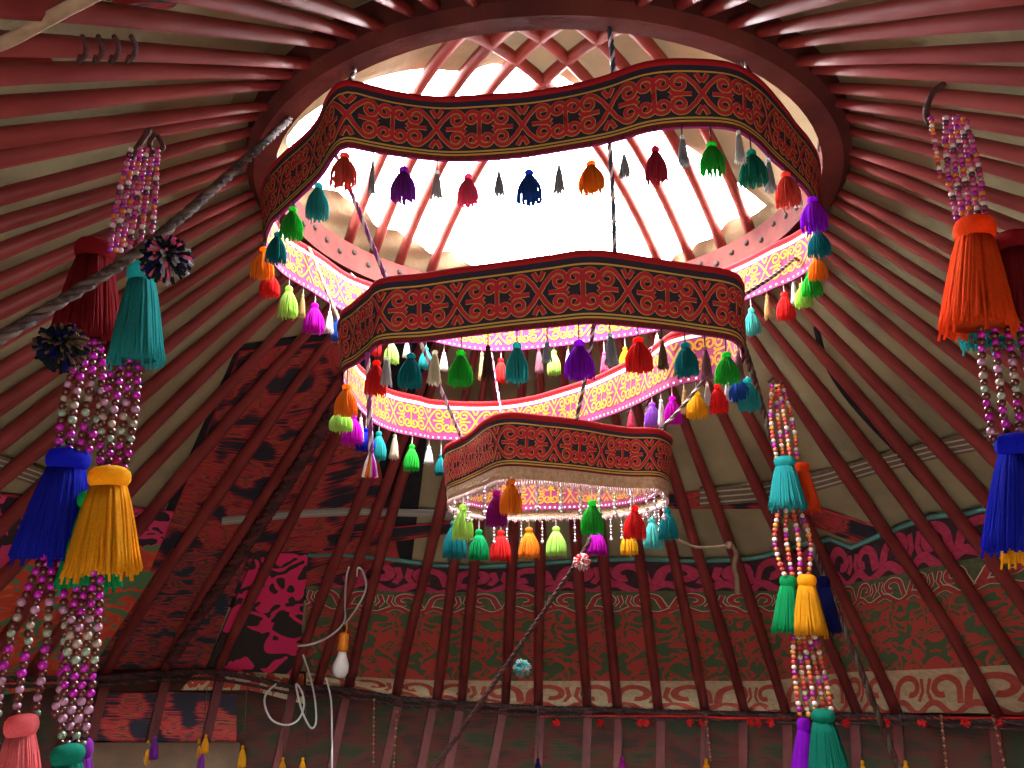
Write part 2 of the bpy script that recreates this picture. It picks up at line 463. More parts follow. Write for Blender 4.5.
def cloth_ring(zb, near, far, label, lace=False, per=.165):
    BH = BHS[zb]; kh = BH / .135
    pts = [atZ(x, y, zb + ZC) for x, y in near] + [atZ(x, y, zb + ZC) for x, y in far]
    lp = Loop(catmull(pts, 8, True))
    c = sum(lp.p, Vector()) / lp.n
    root = tag(empty('cloth_ring', c), label, 'hanging', 'tiers of hanging cloth rings under the crown')
    def F(side):
        def f(u, v, o=0.0):
            p, n = lp.at(u); lean = .010 * (v / BH - .5)
            return p + n * (side * (.0035 + o) + .004 * math.sin(u * 21) * (v / BH) + lean) + Vector((0, 0, v)) - c
        return f
    nper = round(lp.len / per); P = lp.len / nper; M = nper * 12
    us = [lp.len * i / M for i in range(M)]
    # outer face : stripes of cloth
    def face(name, side, stripes, mats, scol, ycol, w1, w2, dots):
        mb = MB(); f = F(side)
        for v0, v1, mi in stripes:
            v0, v1 = v0 * kh, v1 * kh
            mb.grid([[f(u, v0) for u in us], [f(u, (v0 + v1) / 2) for u in us], [f(u, v1) for u in us]], mi, True)
        cy = .0665 * kh; H = .084 * kh
        for k in range(nper):
            for st in scroll_strokes(P, H):
                line = [((k + .5) * P + u, cy + v) for u, v in st]
                ribbon(mb, lambda u, v: f(u, v, .0012), line, w2, ycol)
                if scol is not None: ribbon(mb, lambda u, v: f(u, v, .0022), line, w1, scol)
                if scol is not None: pass
        if dots:
            for k in range(nper * 8):
                u = lp.len * k / (nper * 8)
                ribbon(mb, lambda a, b: f(a, b, .001), [(u, .0075), (u + .005, .0075)], .005, dots)
        mb.build(name, mats, root)
    face('outer_panel', 1, [(0, .010, 3), (.010, .0135, 2), (.0135, .0165, 0), (.0165, .020, 2), (.020, .1125, 0), (.1125, .116, 2), (.116, .135, 0)], [M_navy, M_scroll, M_yellow, M_maroon], 1, 2, .0078 * kh, .0099 * kh, None)
    face('overlit_inner_face', -1, [(0, .018, 0), (.018, .112, 0), (.112, .122, 1), (.122, .135, 2)], [M_pink, M_white, M_pipe, M_yelscroll], None, 3, 0, .0064 * kh, 1)  # inside of the same cloth, overexposure painted in as pink and yellow
    mb = MB(); f = F(0)
    ring = [f(u, BH) for u in us]; vs = []
    for i, p in enumerate(ring):
        n = lp.at(us[i])[1]
        for j in range(7):
            an = 2 * PI * j / 7; vs.append(p + n * (.006 * math.cos(an)) + Vector((0, 0, .008 * math.sin(an))))
    fs = [(i * 7 + j, i * 7 + (j + 1) % 7, ((i + 1) % M) * 7 + (j + 1) % 7, ((i + 1) % M) * 7 + j) for i in range(M) for j in range(7)]
    mb.add(vs, fs); mb.build('piping', M_pipe, root)
    drop = 0
    if lace:
        drop = .034; mb = MB(); f = F(1.0)
        for v0, v1, mi, o in ((-.012, .003, 0, .002), (-.022, -.012, 0, .001)):
            mb.grid([[f(u, v0, o) for u in us], [f(u, v1, o) for u in us]], mi, True)
        mb.build('lace_braid', M_lace, root)
        mb = MB(); nb = int(lp.len / .006)
        for i in range(nb):
            u = lp.len * i / nb; mb.tube([f(u, -.021), f(u + .001, -.028, .001), f(u + .003 * math.sin(i), -drop - .004 * math.sin(i * 1.7), .002 * math.sin(i))], .0022, 4)
        mb.build('lace_fringe', M_lacep, root)
    return root, lp, zb + ZC - drop
NEAR1 = [(268, 226), (279, 214), (298, 196), (318, 176), (332, 155), (345, 146), (370, 150), (400, 155), (450, 160), (512, 157), (560, 150), (610, 141), (650, 130), (690, 126), (732, 128), (756, 140), (776, 160), (796, 178), (814, 200)]
FAR1 = [(822, 236), (820, 262), (798, 279), (775, 289), (751, 299), (700, 319), (651, 333), (580, 344), (527, 350), (479, 351), (428, 341), (385, 327), (343, 312), (306, 290), (279, 273), (263, 250)]
NEAR2 = [(341, 372), (354, 364), (366, 354), (380, 344), (423, 341), (463, 336), (512, 330), (555, 326), (595, 323), (655, 328), (699, 334), (736, 341)]
FAR2 = [(746, 356), (738, 369), (716, 378), (678, 386), (664, 392), (634, 407), (608, 417), (560, 431), (500, 441), (437, 440), (417, 437), (392, 432), (370, 422), (352, 404), (342, 388)]
NEAR3 = [(447, 492), (462, 485), (480, 477), (504, 468), (547, 470), (580, 473), (605, 476), (630, 478), (660, 479)]
FAR3 = [(669, 487), (660, 496), (640, 503), (614, 507), (583, 509), (547, 510), (507, 511), (475, 508), (452, 501)]
ring1, L1, Z1 = cloth_ring(.765, NEAR1, FAR1, 'topmost and widest embroidered cloth ring hanging just below the wooden crown')
ring2, L2, Z2 = cloth_ring(.448, NEAR2, FAR2, 'middle embroidered cloth ring of the three hanging tiers')
ring3, L3, Z3 = cloth_ring(.211, NEAR3, FAR3, 'lowest and smallest embroidered cloth ring with lace and silver bead fringe', True, .13)
RINGS = {1: (L1, Z1), 2: (L2, Z2), 3: (L3, Z3)}

# ------------------------------------------------------------------ tassels
YARN = {
 'teal': (.01, .20, .22), 'turquoise': (.03, .34, .34), 'green': (.03, .42, .05), 'lime': (.42, .62, .16), 'salmon': (.58, .10, .07), 'red': (.62, .03, .03),
 'grey': (.33, .35, .37), 'silver': (.50, .50, .50), 'purple': (.22, .03, .32), 'pink': (.65, .12, .24), 'blue': (.02, .09, .36), 'orange': (.85, .24, .02),
 'crimson': (.42, .04, .08), 'white': (.72, .70, .68), 'violet': (.30, .01, .52), 'tan': (.50, .36, .18), 'magenta': (.50, .01, .46), 'cream': (.58, .54, .44),
 'brown': (.09, .035, .03), 'olive': (.16, .10, .06), 'mauve': (.26, .12, .15), 'yellow': (.80, .42, .02), 'lavender': (.38, .15, .58), 'plum': (.30, .01, .20),
 'vermilion': (.80, .085, .015), 'royal blue': (.012, .02, .42), 'dark red': (.22, .012, .018), 'coral': (.80, .17, .19), 'sea green': (.01, .22, .15), 'black': (.012, .02, .02), 'emerald': (.01, .33, .11), 'navy': (.01, .012, .10), 'gold': (.76, .36, .015), 'pale blue': (.20, .48, .55), 'aqua': (.10, .45, .42)}
_ym = {}
def yarn(c):
    if c not in _ym:
        k = tuple(min(.9, x * 1.35) for x in YARN[c]); _ym[c] = mat('yarn_' + c.replace(' ', '_'), k, .9, tuple(x * .72 for x in k), 40, 0, spec=.12, translucent=.55, trans_col=tuple(min(1, x * 1.15) for x in k))
    return _ym[c]
_tm = {}
def tassel_mesh(kind, c, var):
    """unit tassel, head top at z=0, hem at z=-1; returns head mesh, skirt mesh"""
    key = (kind, c, var)
    if key in _tm: return _tm[key]
    rd = random.Random(var * 7 + len(kind)); y = yarn(c)
    h = MB(); s = MB()
    if kind == 'fat':
        h.lathe([(.01, 0), (.075, -.015), (.115, -.06), (.12, -.11), (.10, -.16), (.085, -.185)], 14, 0, ruf=.04, nr=11)
        h.lathe([(.085, -.175), (.105, -.185), (.105, -.215), (.09, -.23)], 14)
        top, rt, rm, rb, ns, sr = -.20, .085, .30, .30, 96, .0185
    elif kind == 'slim':
        h.lathe([(.01, 0), (.05, -.02), (.07, -.07), (.06, -.12), (.05, -.15)], 12)
        h.lathe([(.05, -.145), (.066, -.155), (.066, -.19), (.055, -.20)], 12)
        top, rt, rm, rb, ns, sr = -.18, .055, .13, .18, 60, .013
    else:
        h.lathe([(.015, 0), (.08, -.004), (.13, -.02), (.162, -.055), (.172, -.10), (.166, -.145), (.146, -.18), (.128, -.20)], 26, 0, ruf=.03, nr=19)
        h.lathe([(.126, -.195), (.142, -.202), (.142, -.216), (.13, -.222)], 22)
        top, rt, rm, rb, ns, sr = -.212, .135, .225, .285, 230, .0150
    if kind == 'big': s.lathe([(rt * .9, top), ((rt + rm) * .47, top - .15), (rm * .84, -.62), (rb * .80, -.93)], 16)
    for i in range(ns):
        a = 2 * PI * i / ns * (1 if kind != 'big' else 2) + rd.uniform(-.05, .05); f = rd.uniform(.86, 1.03) if kind == 'big' or i % 2 else rd.uniform(.25, .85); L = rd.uniform(.94, 1.01) if rd.random() > .05 else 1.06
        tw = rd.uniform(-.12, .12); pts = []
        for j in range(6):
            t = j / 5; z = top + .02 + (-L - top) * t
            r = rt + (rm - rt) * (math.sin(min(1, t * 1.45) * PI / 2)) if t < .7 else rm + (rb - rm) * (t - .7) / .3
            if kind == 'big': r = rt + (rb - rt) * t ** .85
            if j == 5: r *= rd.uniform(.94, 1.06)
            aa = a + tw * t
            pts.append((r * f * math.cos(aa), r * f * math.sin(aa), z))
        s.tube(pts, [sr * .8, sr, sr, sr, sr * .95, sr * .8], 4, cap=True)
    def me(b, nm):
        m = bpy.data.meshes.new(nm); m.from_pydata(b.v, [], b.f); m.materials.append(y)
        m.polygons.foreach_set('use_smooth', [True] * len(b.f)); m.update(); return m
    _tm[key] = (me(h, 'head'), me(s, 'skirt')); return _tm[key]
_cord = MB(); _cord.tube([(0, 0, -.02), (0, 0, 1)], 1, 5)
def cord_mesh(m):
    me = bpy.data.meshes.new('hanging_thread'); me.from_pydata(_cord.v, [], _cord.f); me.materials.append(m); return me
CORD = {'w': cord_mesh(M_white), 'd': cord_mesh(M_navy)}
# tier, near/far, x, y of head top, y of hem, width px, colour, kind
TASSELS = [
 # top ring, round the front from the left
 (1,'n',264,247,279,22,'orange','f'), (1,'n',278,232,264,20,'teal','f'), (1,'n',293,207,240,23,'green','f'), (1,'n',319,183,221,23,'turquoise','f'),
 (1,'n',345,153,189,28,'salmon','f'), (1,'n',373,160,197,9,'grey','s'), (1,'n',404,167,203,26,'purple','f'), (1,'n',437,170,203,14,'silver','s'),
 (1,'n',468,174,207,21,'pink','f'), (1,'n',499,172,198,13,'grey','s'), (1,'n',529,170,205,25,'blue','f'), (1,'n',559,165,196,13,'grey','s'),
 (1,'n',591,161,194,26,'orange','f'), (1,'n',624,155,179,14,'grey','s'), (1,'n',655,146,185,22,'crimson','f'), (1,'n',682,135,169,13,'grey','s'),
 (1,'n',711,142,176,26,'green','f'), (1,'n',738,130,165,12,'silver','s'), (1,'n',751,150,187,27,'sea green','f'), (1,'n',768,158,194,13,'grey','s'),
 (1,'n',785,172,207,25,'salmon','f'), (1,'n',797,186,208,9,'white','s'), (1,'n',812,197,232,27,'violet','f'), (1,'n',817,229,257,22,'teal','f'),
 (1,'f',816,256,280,19,'orange','f'), (1,'f',810,271,297,20,'green','f'), (1,'f',802,283,308,17,'lime','f'), (1,'f',793,280,305,9,'white','s'),
 (1,'f',784,292,320,18,'red','f'), (1,'f',767,295,319,10,'tan','s'), (1,'f',751,308,335,16,'aqua','f'),
 (1,'f',692,334,346,12,'turquoise','f'), (1,'f',675,334,348,9,'white','s'), (1,'f',657,335,355,10,'cream','s'), (1,'f',625,347,367,12,'yellow','f'), (1,'f',604,352,374,10,'pink','s'),
 (1,'f',568,350,367,7,'white','s'), (1,'f',554,350,375,14,'lime','f'), (1,'f',539,348,374,10,'mauve','s'), (1,'f',501,358,383,14,'red','f'), (1,'f',482,352,381,9,'tan','s'),
 (1,'f',444,352,371,10,'white','s'), (1,'f',426,347,369,14,'turquoise','f'), (1,'f',407,340,358,9,'white','s'), (1,'f',392,340,364,15,'lime','f'), (1,'f',377,336,356,10,'red','f'),
 (1,'f',337,318,341,11,'blue','f'), (1,'f',330,311,333,10,'white','s'), (1,'f',315,303,333,20,'magenta','f'), (1,'f',303,294,318,9,'tan','s'), (1,'f',289,286,318,20,'lime','f'), (1,'f',271,272,297,20,'red','f'),
 # middle ring
 (2,'n',347,384,416,22,'orange','f'), (2,'n',377,360,395,21,'red','f'), (2,'n',387,356,386,13,'silver','s'), (2,'n',411,353,388,24,'teal','f'), (2,'n',435,350,385,16,'cream','s'),
 (2,'n',461,350,386,24,'green','f'), (2,'n',488,345,381,15,'brown','s'), (2,'n',517,342,382,24,'turquoise','f'), (2,'n',547,340,363,12,'grey','s'), (2,'n',579,340,379,29,'violet','f'),
 (2,'n',610,332,366,15,'grey','s'), (2,'n',638,337,372,27,'red','f'), (2,'n',662,340,370,12,'olive','s'), (2,'n',685,342,376,25,'teal','f'), (2,'n',705,346,380,13,'mauve','s'),
 (2,'n',726,352,384,25,'green','f'), (2,'n',738,350,380,11,'mauve','s'), (2,'f',746,360,393,22,'turquoise','f'),
 (2,'f',738,376,400,24,'blue','f'), (2,'f',727,381,402,9,'white','s'), (2,'f',717,384,413,19,'red','f'), (2,'f',707,383,406,9,'silver','s'), (2,'f',696,391,418,21,'yellow','f'),
 (2,'f',684,390,414,9,'tan','s'), (2,'f',672,396,424,17,'magenta','f'), (2,'f',661,399,426,10,'white','s'), (2,'f',652,402,427,16,'lavender','f'), (2,'f',631,411,428,10,'pink','s'),
 (2,'f',441,454,475,12,'teal','f'), (2,'f',429,446,464,11,'white','s'), (2,'f',412,444,471,16,'green','f'), (2,'f',395,434,459,11,'cream','s'), (2,'f',379,431,460,16,'turquoise','f'),
 (2,'f',366,428,451,19,'royal blue','f'), (2,'f',361,417,441,9,'white','s'), (2,'f',353,414,444,21,'magenta','f'), (2,'f',342,407,431,23,'lime','f'),
 # lowest ring
 (3,'n',463,504,539,21,'lime','f'), (3,'n',497,490,526,21,'plum','f'), (3,'n',511,478,512,22,'orange','f'), (3,'n',592,500,534,23,'green','f'), (3,'n',634,505,538,22,'red','f'),
 (3,'n',667,507,539,19,'teal','f'), (3,'f',652,517,548,20,'aqua','f'), (3,'f',629,528,554,18,'yellow','f'), (3,'f',596,527,554,20,'magenta','f'), (3,'f',556,526,555,20,'lime','f'),
 (3,'f',529,527,557,21,'orange','f'), (3,'f',501,530,560,21,'red','f'), (3,'f',479,529,559,20,'emerald','f'), (3,'f',455,520,557,24,'teal','f'),
]
TN = {1: 'top', 2: 'middle', 3: 'lowest'}
def place_tassel(i, spec):
    tier, nf, x, y0, y1, w, col, kd = spec
    lp, zb = RINGS[tier]
    best = None
    for j in range(0, lp.n):
        p = Vector((lp.p[j].x, lp.p[j].y, zb)); q = proj(p)
        if nf == 'n' and p.y > D + .25: continue
        if nf == 'f' and p.y < D - .15: continue
        dd = abs(q[0] - x) + .25 * abs(q[1] - y0 + 6) + max(0, q[1] - y0 - 4) * (2 if tier != 3 else .2)
        if best is None or dd < best[0]: best = (dd, p, q)
    p = best[1]; dp = depth_of(p)
    d = ray(x, y0); k = p.y / d.y; P = EYE + d * k; P.y = p.y
    zh = min(P.z, zb + .012)
    H = (y1 - y0) * dp / FPX * 1.03; kind = 'fat' if kd == 'f' else 'slim'
    W = w * dp / FPX / (.62 if kd == 'f' else .38)
    hm, sm = tassel_mesh(kind, col, i % 3)
    t = empty('yarn_tassel' if kd == 'f' else 'slim_tassel', (P.x, p.y, zh)); t.scale = (W, W, H); t.rotation_euler = (0, 0, i * 1.7)
    link('head', hm, t); link('skirt', sm, t)
    c = link('hanging_thread', CORD['d' if nf == 'n' and tier < 3 else 'w'], t)
    c.scale = (.0013 / W, .0013 / W, max(.004, zb + .004 - zh) / H)
    return t
def chain(tier): return [s for s in TASSELS if s[0] == tier]
seen = {}
for tier in (1, 2, 3):
    ch = chain(tier)
    for i, s in enumerate(ch):
        t = place_tassel(i, s)
        pv, nx = ch[i - 1][6], ch[(i + 1) % len(ch)][6]
        nm = ('%s yarn tassel' if s[7] == 'f' else 'thin %s tassel') % s[6]
        lb = '%s on the %s of the %s ring, between %s and %s ones' % (nm, 'front' if s[1] == 'n' else 'back', TN[tier], pv, nx)
        if lb in seen: lb = lb.replace(' ones', ' tassels') if seen[lb] == 1 else lb
        seen[lb] = seen.get(lb, 0) + 1
        tag(t, lb, 'tassel', 'tassels under the %s cloth ring' % TN[tier])
# silver bead danglers of the lowest ring
def dangler(x, y0, y1, nf):
    lp, zb = RINGS[3]; best = None
    for j in range(lp.n):
        p = Vector((lp.p[j].x, lp.p[j].y, zb)); q = proj(p)
        if (nf == 'n') != (p.y < D): continue
        if best is None or abs(q[0] - x) < best[0]: best = (abs(q[0] - x), p, q)
    p = best[1]; L = (y1 - y0) * depth_of(p) / FPX; mb = MB(); n = 7
    for i in range(n):
        r = (.0042, .0032, .005, .0032, .0042, .003, .0062)[i]; mb.ball(p + Vector((0, 0, -L * (i + .5) / n)) - ring3.location, r, 0, 8, 5)
    mb.tube([p - ring3.location + Vector((0, 0, .01)), p - ring3.location - Vector((0, 0, L))], .0008, 4)
    mb.build('bead_dangler', M_silver, ring3)
for x in (455, 469, 484, 520, 538, 560, 580, 600, 616, 630, 645, 655, 663): dangler(x, 0, 24, 'n')
for x in (462, 470, 493, 507, 519, 544, 573, 609, 623, 643, 650, 658): dangler(x, 0, 22, 'f')
# ------------------------------------------------------------------ cords and ropes
def braid(mb, pts, r, mis, twist=14, strands=3):
    """twisted cord: strands winding round the path"""
    P = catmull(pts, 10); L = 0; cum = [0]
    for a, b in zip(P, P[1:]): L += (b - a).length; cum.append(L)
    n = max(20, int(L / (r * 1.3))); Q = []
    for i in range(n + 1):
        u = L * i / n; j = 0
        lo, hi = 0, len(cum) - 1
        while hi - lo > 1:
            m = (lo + hi) // 2
            if cum[m] <= u: lo = m
            else: hi = m
        Q.append(P[lo].lerp(P[hi], (u - cum[lo]) / max(1e-9, cum[hi] - cum[lo])))
    for s in range(strands):
        pp = []
        for i, q in enumerate(Q):
            t = (Q[min(i + 1, n)] - Q[max(i - 1, 0)]).normalized()
            a = t.cross(Vector((.3, .2, 1))).normalized() if abs(t.z) < .95 else t.cross(Vector((1, 0, 0))).normalized()
            b = t.cross(a); an = i * r * 1.3 / (r * twist) * 2 * PI + 2 * PI * s / strands
            pp.append(q + a * (r * .5 * math.cos(an)) + b * (r * .5 * math.sin(an)))
        mb.tube(pp, r * .62, 5, mis[s % len(mis)])
def cord(name, pts, r, mats, mis, label, cat='cord', group=None, twist=9, strands=3):
    mb = MB(); braid(mb, pts, r, mis, twist, strands)
    o = mb.build(name, mats); tag(o, label, cat, group); return o
def ringpt(px, dz=-.05):
    """point on the underside of the crown ring seen near pixel column px on its front or back"""
    return px
def on_loop(tier, px, near, top=True):
    lp, zb = RINGS[tier]; best = None; zz = {1: .765, 2: .448, 3: .211}[tier]; z = zz + ZC + (BHS[zz] if top else 0)
    for j in range(lp.n):
        p = Vector((lp.p[j].x, lp.p[j].y, z))
        if near != (p.y < D): continue
        q = proj(p)
        if best is None or abs(q[0] - px) < best[0]: best = (abs(q[0] - px), p)
    return best[1]
def on_rim(px, near):
    best = None
    for j in range(240):
        ph = 2 * PI * j / 240; r = rring(ph) - .02; p = Vector((r * math.sin(ph), D + r * math.cos(ph), zring(ph) - .045))
        if near != (p.y < D): continue
        q = proj(p)
        if best is None or abs(q[0] - px) < best[0]: best = (abs(q[0] - px), p)
    return best[1]
G1 = 'cords tying the cloth rings to each other'
def tie(t, a, b, r, mats, mis, lab, **k): cord('hanging_cord', [a, a.lerp(b, .5) + Vector((.002, 0, -.004)), b], r, mats, mis, lab, 'cord', G1, **k)
PW = [M_ropep, M_ropew]; DW = [M_rope, M_ropew]; BL = [mat('dark_blue_cord', (.03, .05, .09), .8), M_ropew]
tie(1, on_rim(352, True), on_loop(1, 345, True), .005, DW, (0, 1, 0), 'dark cord tying the left front corner of the top cloth ring to the crown')
tie(1, on_rim(607, True), on_loop(1, 613, True), .005, BL, (0, 1, 0), 'blue and white cord tying the middle front of the top cloth ring to the crown')
tie(1, on_rim(745, True), on_loop(1, 770, True), .004, DW, (0, 0, 1), 'dark cord tying the right front corner of the top cloth ring to the crown')
tie(1, on_rim(352, False), on_loop(1, 354, False), .003, [M_lace], (0, 0, 0), 'thin tan cord dropping from the crown rim to the back of the top cloth ring')
tie(2, on_loop(1, 330, True, False) + Vector((0, 0, .03)), on_loop(2, 385, True), .0045, PW, (0, 1, 0), 'purple and white braided cord between the top and middle cloth rings')
tie(2, on_loop(1, 612, True, False) + Vector((0, .012, .012)), on_loop(2, 612, True), .0045, BL, (0, 0, 1), 'grey blue braided cord hanging in front of the bright smoke hole')
tie(2, on_loop(1, 798, False, False) + Vector((0, 0, .06)), on_loop(2, 745, True), .0042, DW, (0, 0, 1), 'dark braided cord slanting over the pink inner face at the right of the top ring')
tie(2, on_loop(1, 309, False) , on_loop(2, 342, False), .0045, [M_rag, M_ropew], (0, 1, 0), 'tan braided cord slanting over the pink inner face at the left of the top ring')
tie(3, on_loop(2, 418, True, False) + Vector((0, .012, .01)), on_loop(3, 462, True), .0042, PW, (0, 1, 1), 'grey purple cord running down to the left side of the lowest cloth ring')
tie(3, on_loop(2, 594, True, False) + Vector((0, .012, .01)), on_loop(3, 576, True), .0042, DW, (0, 1, 0), 'dark grey braided cord from the middle ring to the front of the lowest ring')
tie(3, on_loop(1, 492, False, False), on_loop(3, 511, False), .0042, [M_pink, M_ropew], (0, 1, 1), 'pink and white cord dropping to the back of the lowest cloth ring')
tie(3, on_loop(2, 706, True, False) + Vector((0, .012, .01)), on_loop(3, 657, True), .0042, DW, (0, 1, 0), 'grey braided cord from the middle ring to the right corner of the lowest ring')
tie(3, on_loop(2, 660, False, True), on_loop(3, 640, False), .005, [M_pink, M_ropew], (1, 0, 1), 'pale braided cord crossing the pink inner face at the back of the middle ring')
# braided tie end dangling left of the middle ring
a = on_loop(2, 368, True, False); b = atY(371, 452, a.y)
cord('hanging_cord', [a, b], .0055, PW, (0, 1, 0), 'purple and white braided tie end dangling beside the orange tassel', 'cord', G1)
mb = MB(); rd = random.Random(4)
for i in range(14):
    aa = rd.uniform(0, 6.28); mb.tube([b, b + Vector((.008 * math.cos(aa), .008 * math.sin(aa), -.02)), b + Vector((.014 * math.cos(aa), .014 * math.sin(aa), -.05))], .003, 4, i % 3)
tag(mb.build('cord_end_tassel', [yarn('magenta'), yarn('white'), yarn('orange')]), 'small frayed pink and white tassel at the end of the purple tie', 'tassel')
# long ropes
a = on_rim(290, True); 
rp = [a, atY(228, 176, 1.25), atY(150, 243, 1.10), atY(60, 302, 1.0), atY(-40, 362, .9)]
cord('crown_rope', rp, .0085, [M_rope, mat('grey_rope_strand', (.12, .09, .075), .9)], (0, 0, 1), 'thick dark braided rope slanting from the crown down across the left poles', 'rope')
rp = [atY(735, 320, 2.45), atY(752, 372, 2.65), atY(771, 437, 2.75), atY(800, 512, 2.85), atY(820, 566, 2.9), atY(860, 668, 2.95), atY(905, 785, 3.0)]
cord('crown_rope', rp, .011, [M_rope2, mat('olive_rope_strand', (.10, .085, .06), .9)], (0, 0, 1), 'dark braided rope dropping behind the teal beaded garland on the right', 'rope')
rp = [atY(590, 538, 2.32), atY(581, 556, 2.33), atY(524, 640, 2.5), atY(430, 775, 2.7)]
cord('crown_rope', rp, .007, [M_rope2, mat('dark_brown_strand', (.05, .025, .022), .9)], (0, 1, 0), 'dark rope slanting down from the lowest cloth ring to the bottom edge', 'rope')
rp = [cast(338, 405, .04), cast(310, 447, .04), cast(275, 503, .04), cast(237, 560, .04), cast(200, 615, .04), cast(170, 662, .04)]
cord('crown_rope', rp, .028, [M_rope2, mat('maroon_rope_strand', (.12, .03, .035), .9)], (0, 1, 0), 'thick maroon wrapped rope lying along a pole over the dark rug', 'rope', twist=5)
def pompom(x, y, Y, r, cols, label):
    c = atY(x, y, Y); mb = MB(); rd = random.Random(int(x)); t = empty('pompom', c)
    for i in range(300):
        z = rd.uniform(-1, 1); an = rd.uniform(0, 6.28); s = math.sqrt(1 - z * z); dv = Vector((s * math.cos(an), s * math.sin(an), z)); L = r * rd.uniform(.8, 1.12)
        mb.tube([dv * (r * .2), dv * L * .7, dv * L + Vector((0, 0, -r * .12))], [r * .07, r * .09, r * .07], 4, rd.choice(range(len(cols))))
    mb.build('yarn_ball', [yarn(k) for k in cols], t); tag(t, label, 'pompom')
    return t
pompom(166, 257, 1.08, .036, ['black', 'black', 'black', 'navy', 'pink', 'grey'], 'dark pompom with pink and white tips on the slanting left rope')
pompom(62, 345, 1.1, .036, ['black', 'black', 'olive', 'navy'], 'dark green pompom under the slanting rope beside the red tassel')
pompom(582, 561, 2.31, .024, ['red', 'salmon', 'white', 'grey'], 'small red and white pompom at the top of the slanting bottom rope')
pompom(522, 667, 2.5, .026, ['aqua', 'salmon', 'grey', 'turquoise'], 'small teal and pink pompom halfway down the slanting bottom rope')

# ------------------------------------------------------------------ cloths lying on the roof and wall
class Patch:
    """cloth between two picture edges, laid on the roof (or wall) off metres inside the poles"""
    def __init__(s, top, bot, nu, nv, off):
        s.nu, s.nv = nu, nv; s.g = []
        def at(tab, t):
            # polyline by fraction
            k = t * (len(tab) - 1); i = min(int(k), len(tab) - 2); f = k - i
            return (tab[i][0] + (tab[i + 1][0] - tab[i][0]) * f, tab[i][1] + (tab[i + 1][1] - tab[i][1]) * f)
        for j in range(nv + 1):
            row = []
            for i in range(nu + 1):
                a = at(bot, i / nu); b = at(top, i / nu); f = j / nv
                row.append(cast(a[0] + (b[0] - a[0]) * f, a[1] + (b[1] - a[1]) * f, off))
            s.g.append(row)
        mid = nv // 2
        s.w = sum((s.g[mid][i + 1] - s.g[mid][i]).length for i in range(nu)); s.h = (s.g[nv][nu // 2] - s.g[0][nu // 2]).length
    def at(s, u, v, lift=0.0):
        u = max(0, min(.99999, u / s.w)) * s.nu; v = max(0, min(.99999, v / s.h)) * s.nv
        i, j = int(u), int(v); a, b = u - i, v - j; g = s.g
        p = (g[j][i] * (1 - a) + g[j][i + 1] * a) * (1 - b) + (g[j + 1][i] * (1 - a) + g[j + 1][i + 1] * a) * b
        if lift:
            n = (g[j][i + 1] - g[j][i]).cross(g[j + 1][i] - g[j][i]).normalized()
            if n.dot(EYE + Vector((0, D, 0)) - p) < 0: n = -n
            p = p + n * lift
        return p
    def sheet(s, mb, mi=0, lift=0.0):
        mb.grid([[s.at(s.w * i / s.nu, s.h * j / s.nv, lift) for i in range(s.nu + 1)] for j in range(s.nv + 1)], mi)
    def mesh(s, name, m, parent=None, extra=None, thick=.006):
        mb = MB(); s.sheet(mb, 0, thick)
        nf = len(mb.v)
        # folded edge so the cloth has thickness
        for e in ([(i, 0) for i in range(s.nu + 1)], [(i, s.nv) for i in range(s.nu + 1)], [(0, j) for j in range(s.nv + 1)], [(s.nu, j) for j in range(s.nv + 1)]):
            mb.grid([[s.at(s.w * i / s.nu, s.h * j / s.nv, thick) for i, j in e], [s.at(s.w * i / s.nu, s.h * j / s.nv, -.004) for i, j in e]], 0)
        pat = [(s.w * i / s.nu, s.h * j / s.nv, 0) for j in range(s.nv + 1) for i in range(s.nu + 1)]
        if extra: extra(mb, s, thick + .0015)
        o = mb.build(name, m, parent)
        a = o.data.attributes.new('pat', 'FLOAT_VECTOR', 'POINT')
        for i, p in enumerate(pat): a.data[i].vector = p
        return o
def horn_row(mi_main, w, P, edge=None, we=0, vc=.5, amp=.38):
    """running ram-horn scroll applique: a wave with curls leaving its crests"""
    def f(mb, s, lift):
        n = max(1, round(s.w / P)); p = s.w / n; H = s.h; A = amp * H
        def draw(line, ww):
            if edge is not None: ribbon(mb, lambda a, b: s.at(a, b, lift), line, ww + we, edge)
        L = []
        L.append(([(s.w * i / (n * 12), H * (vc - amp) + A * .35 * math.sin(2 * PI * i / 12)) for i in range(n * 12 + 1)], w))
        for k in range(n):
            u0 = (k + .5) * p; sg = 1 if k % 2 else -1
            c = (u0, H * vc + A * .15); r0 = A * .85; line = [(u0 - sg * p * .42, H * (vc - amp * .7))]
            for i in range(23):
                t = i / 22; an = PI + t * 1.55 * PI; r = r0 * (1 - .62 * t)
                line.append((c[0] + sg * r * math.cos(an) * -1 * -1 * 1.15, c[1] - r * math.sin(an)))
            L.append((line, w))
            L.append(([(u0 + sg * p * .30, H * (vc - amp * .6)), (u0 + sg * p * .42, H * vc), (u0 + sg * p * .36, H * (vc + amp * .8))], w * .7))
        for ln, ww in L: draw(ln, ww)
        for ln, ww in L: ribbon(mb, lambda a, b: s.at(a, b, lift + .0015), ln, ww, mi_main)
    return f
F_black = mat('black_felt', (0.039, 0.031, 0.035), .95, (0.070, 0.035, 0.044), 40, .4, 90)
F_pink = mat('raspberry_felt', (0.632, 0.061, 0.150), .95, (0.491, 0.044, 0.105), 50, .4, 90)
F_green = mat('moss_green_felt', (0.131, 0.166, 0.079), .95, (0.088, 0.124, 0.061), 50, .4, 90)
F_redf = mat('brick_red_felt', (0.474, 0.061, 0.053), .95, (0.351, 0.044, 0.044), 50, .4, 90)
F_cream = mat('cream_felt', (0.632, 0.510, 0.316), .95, (0.491, 0.386, 0.229), 40, .4, 90)
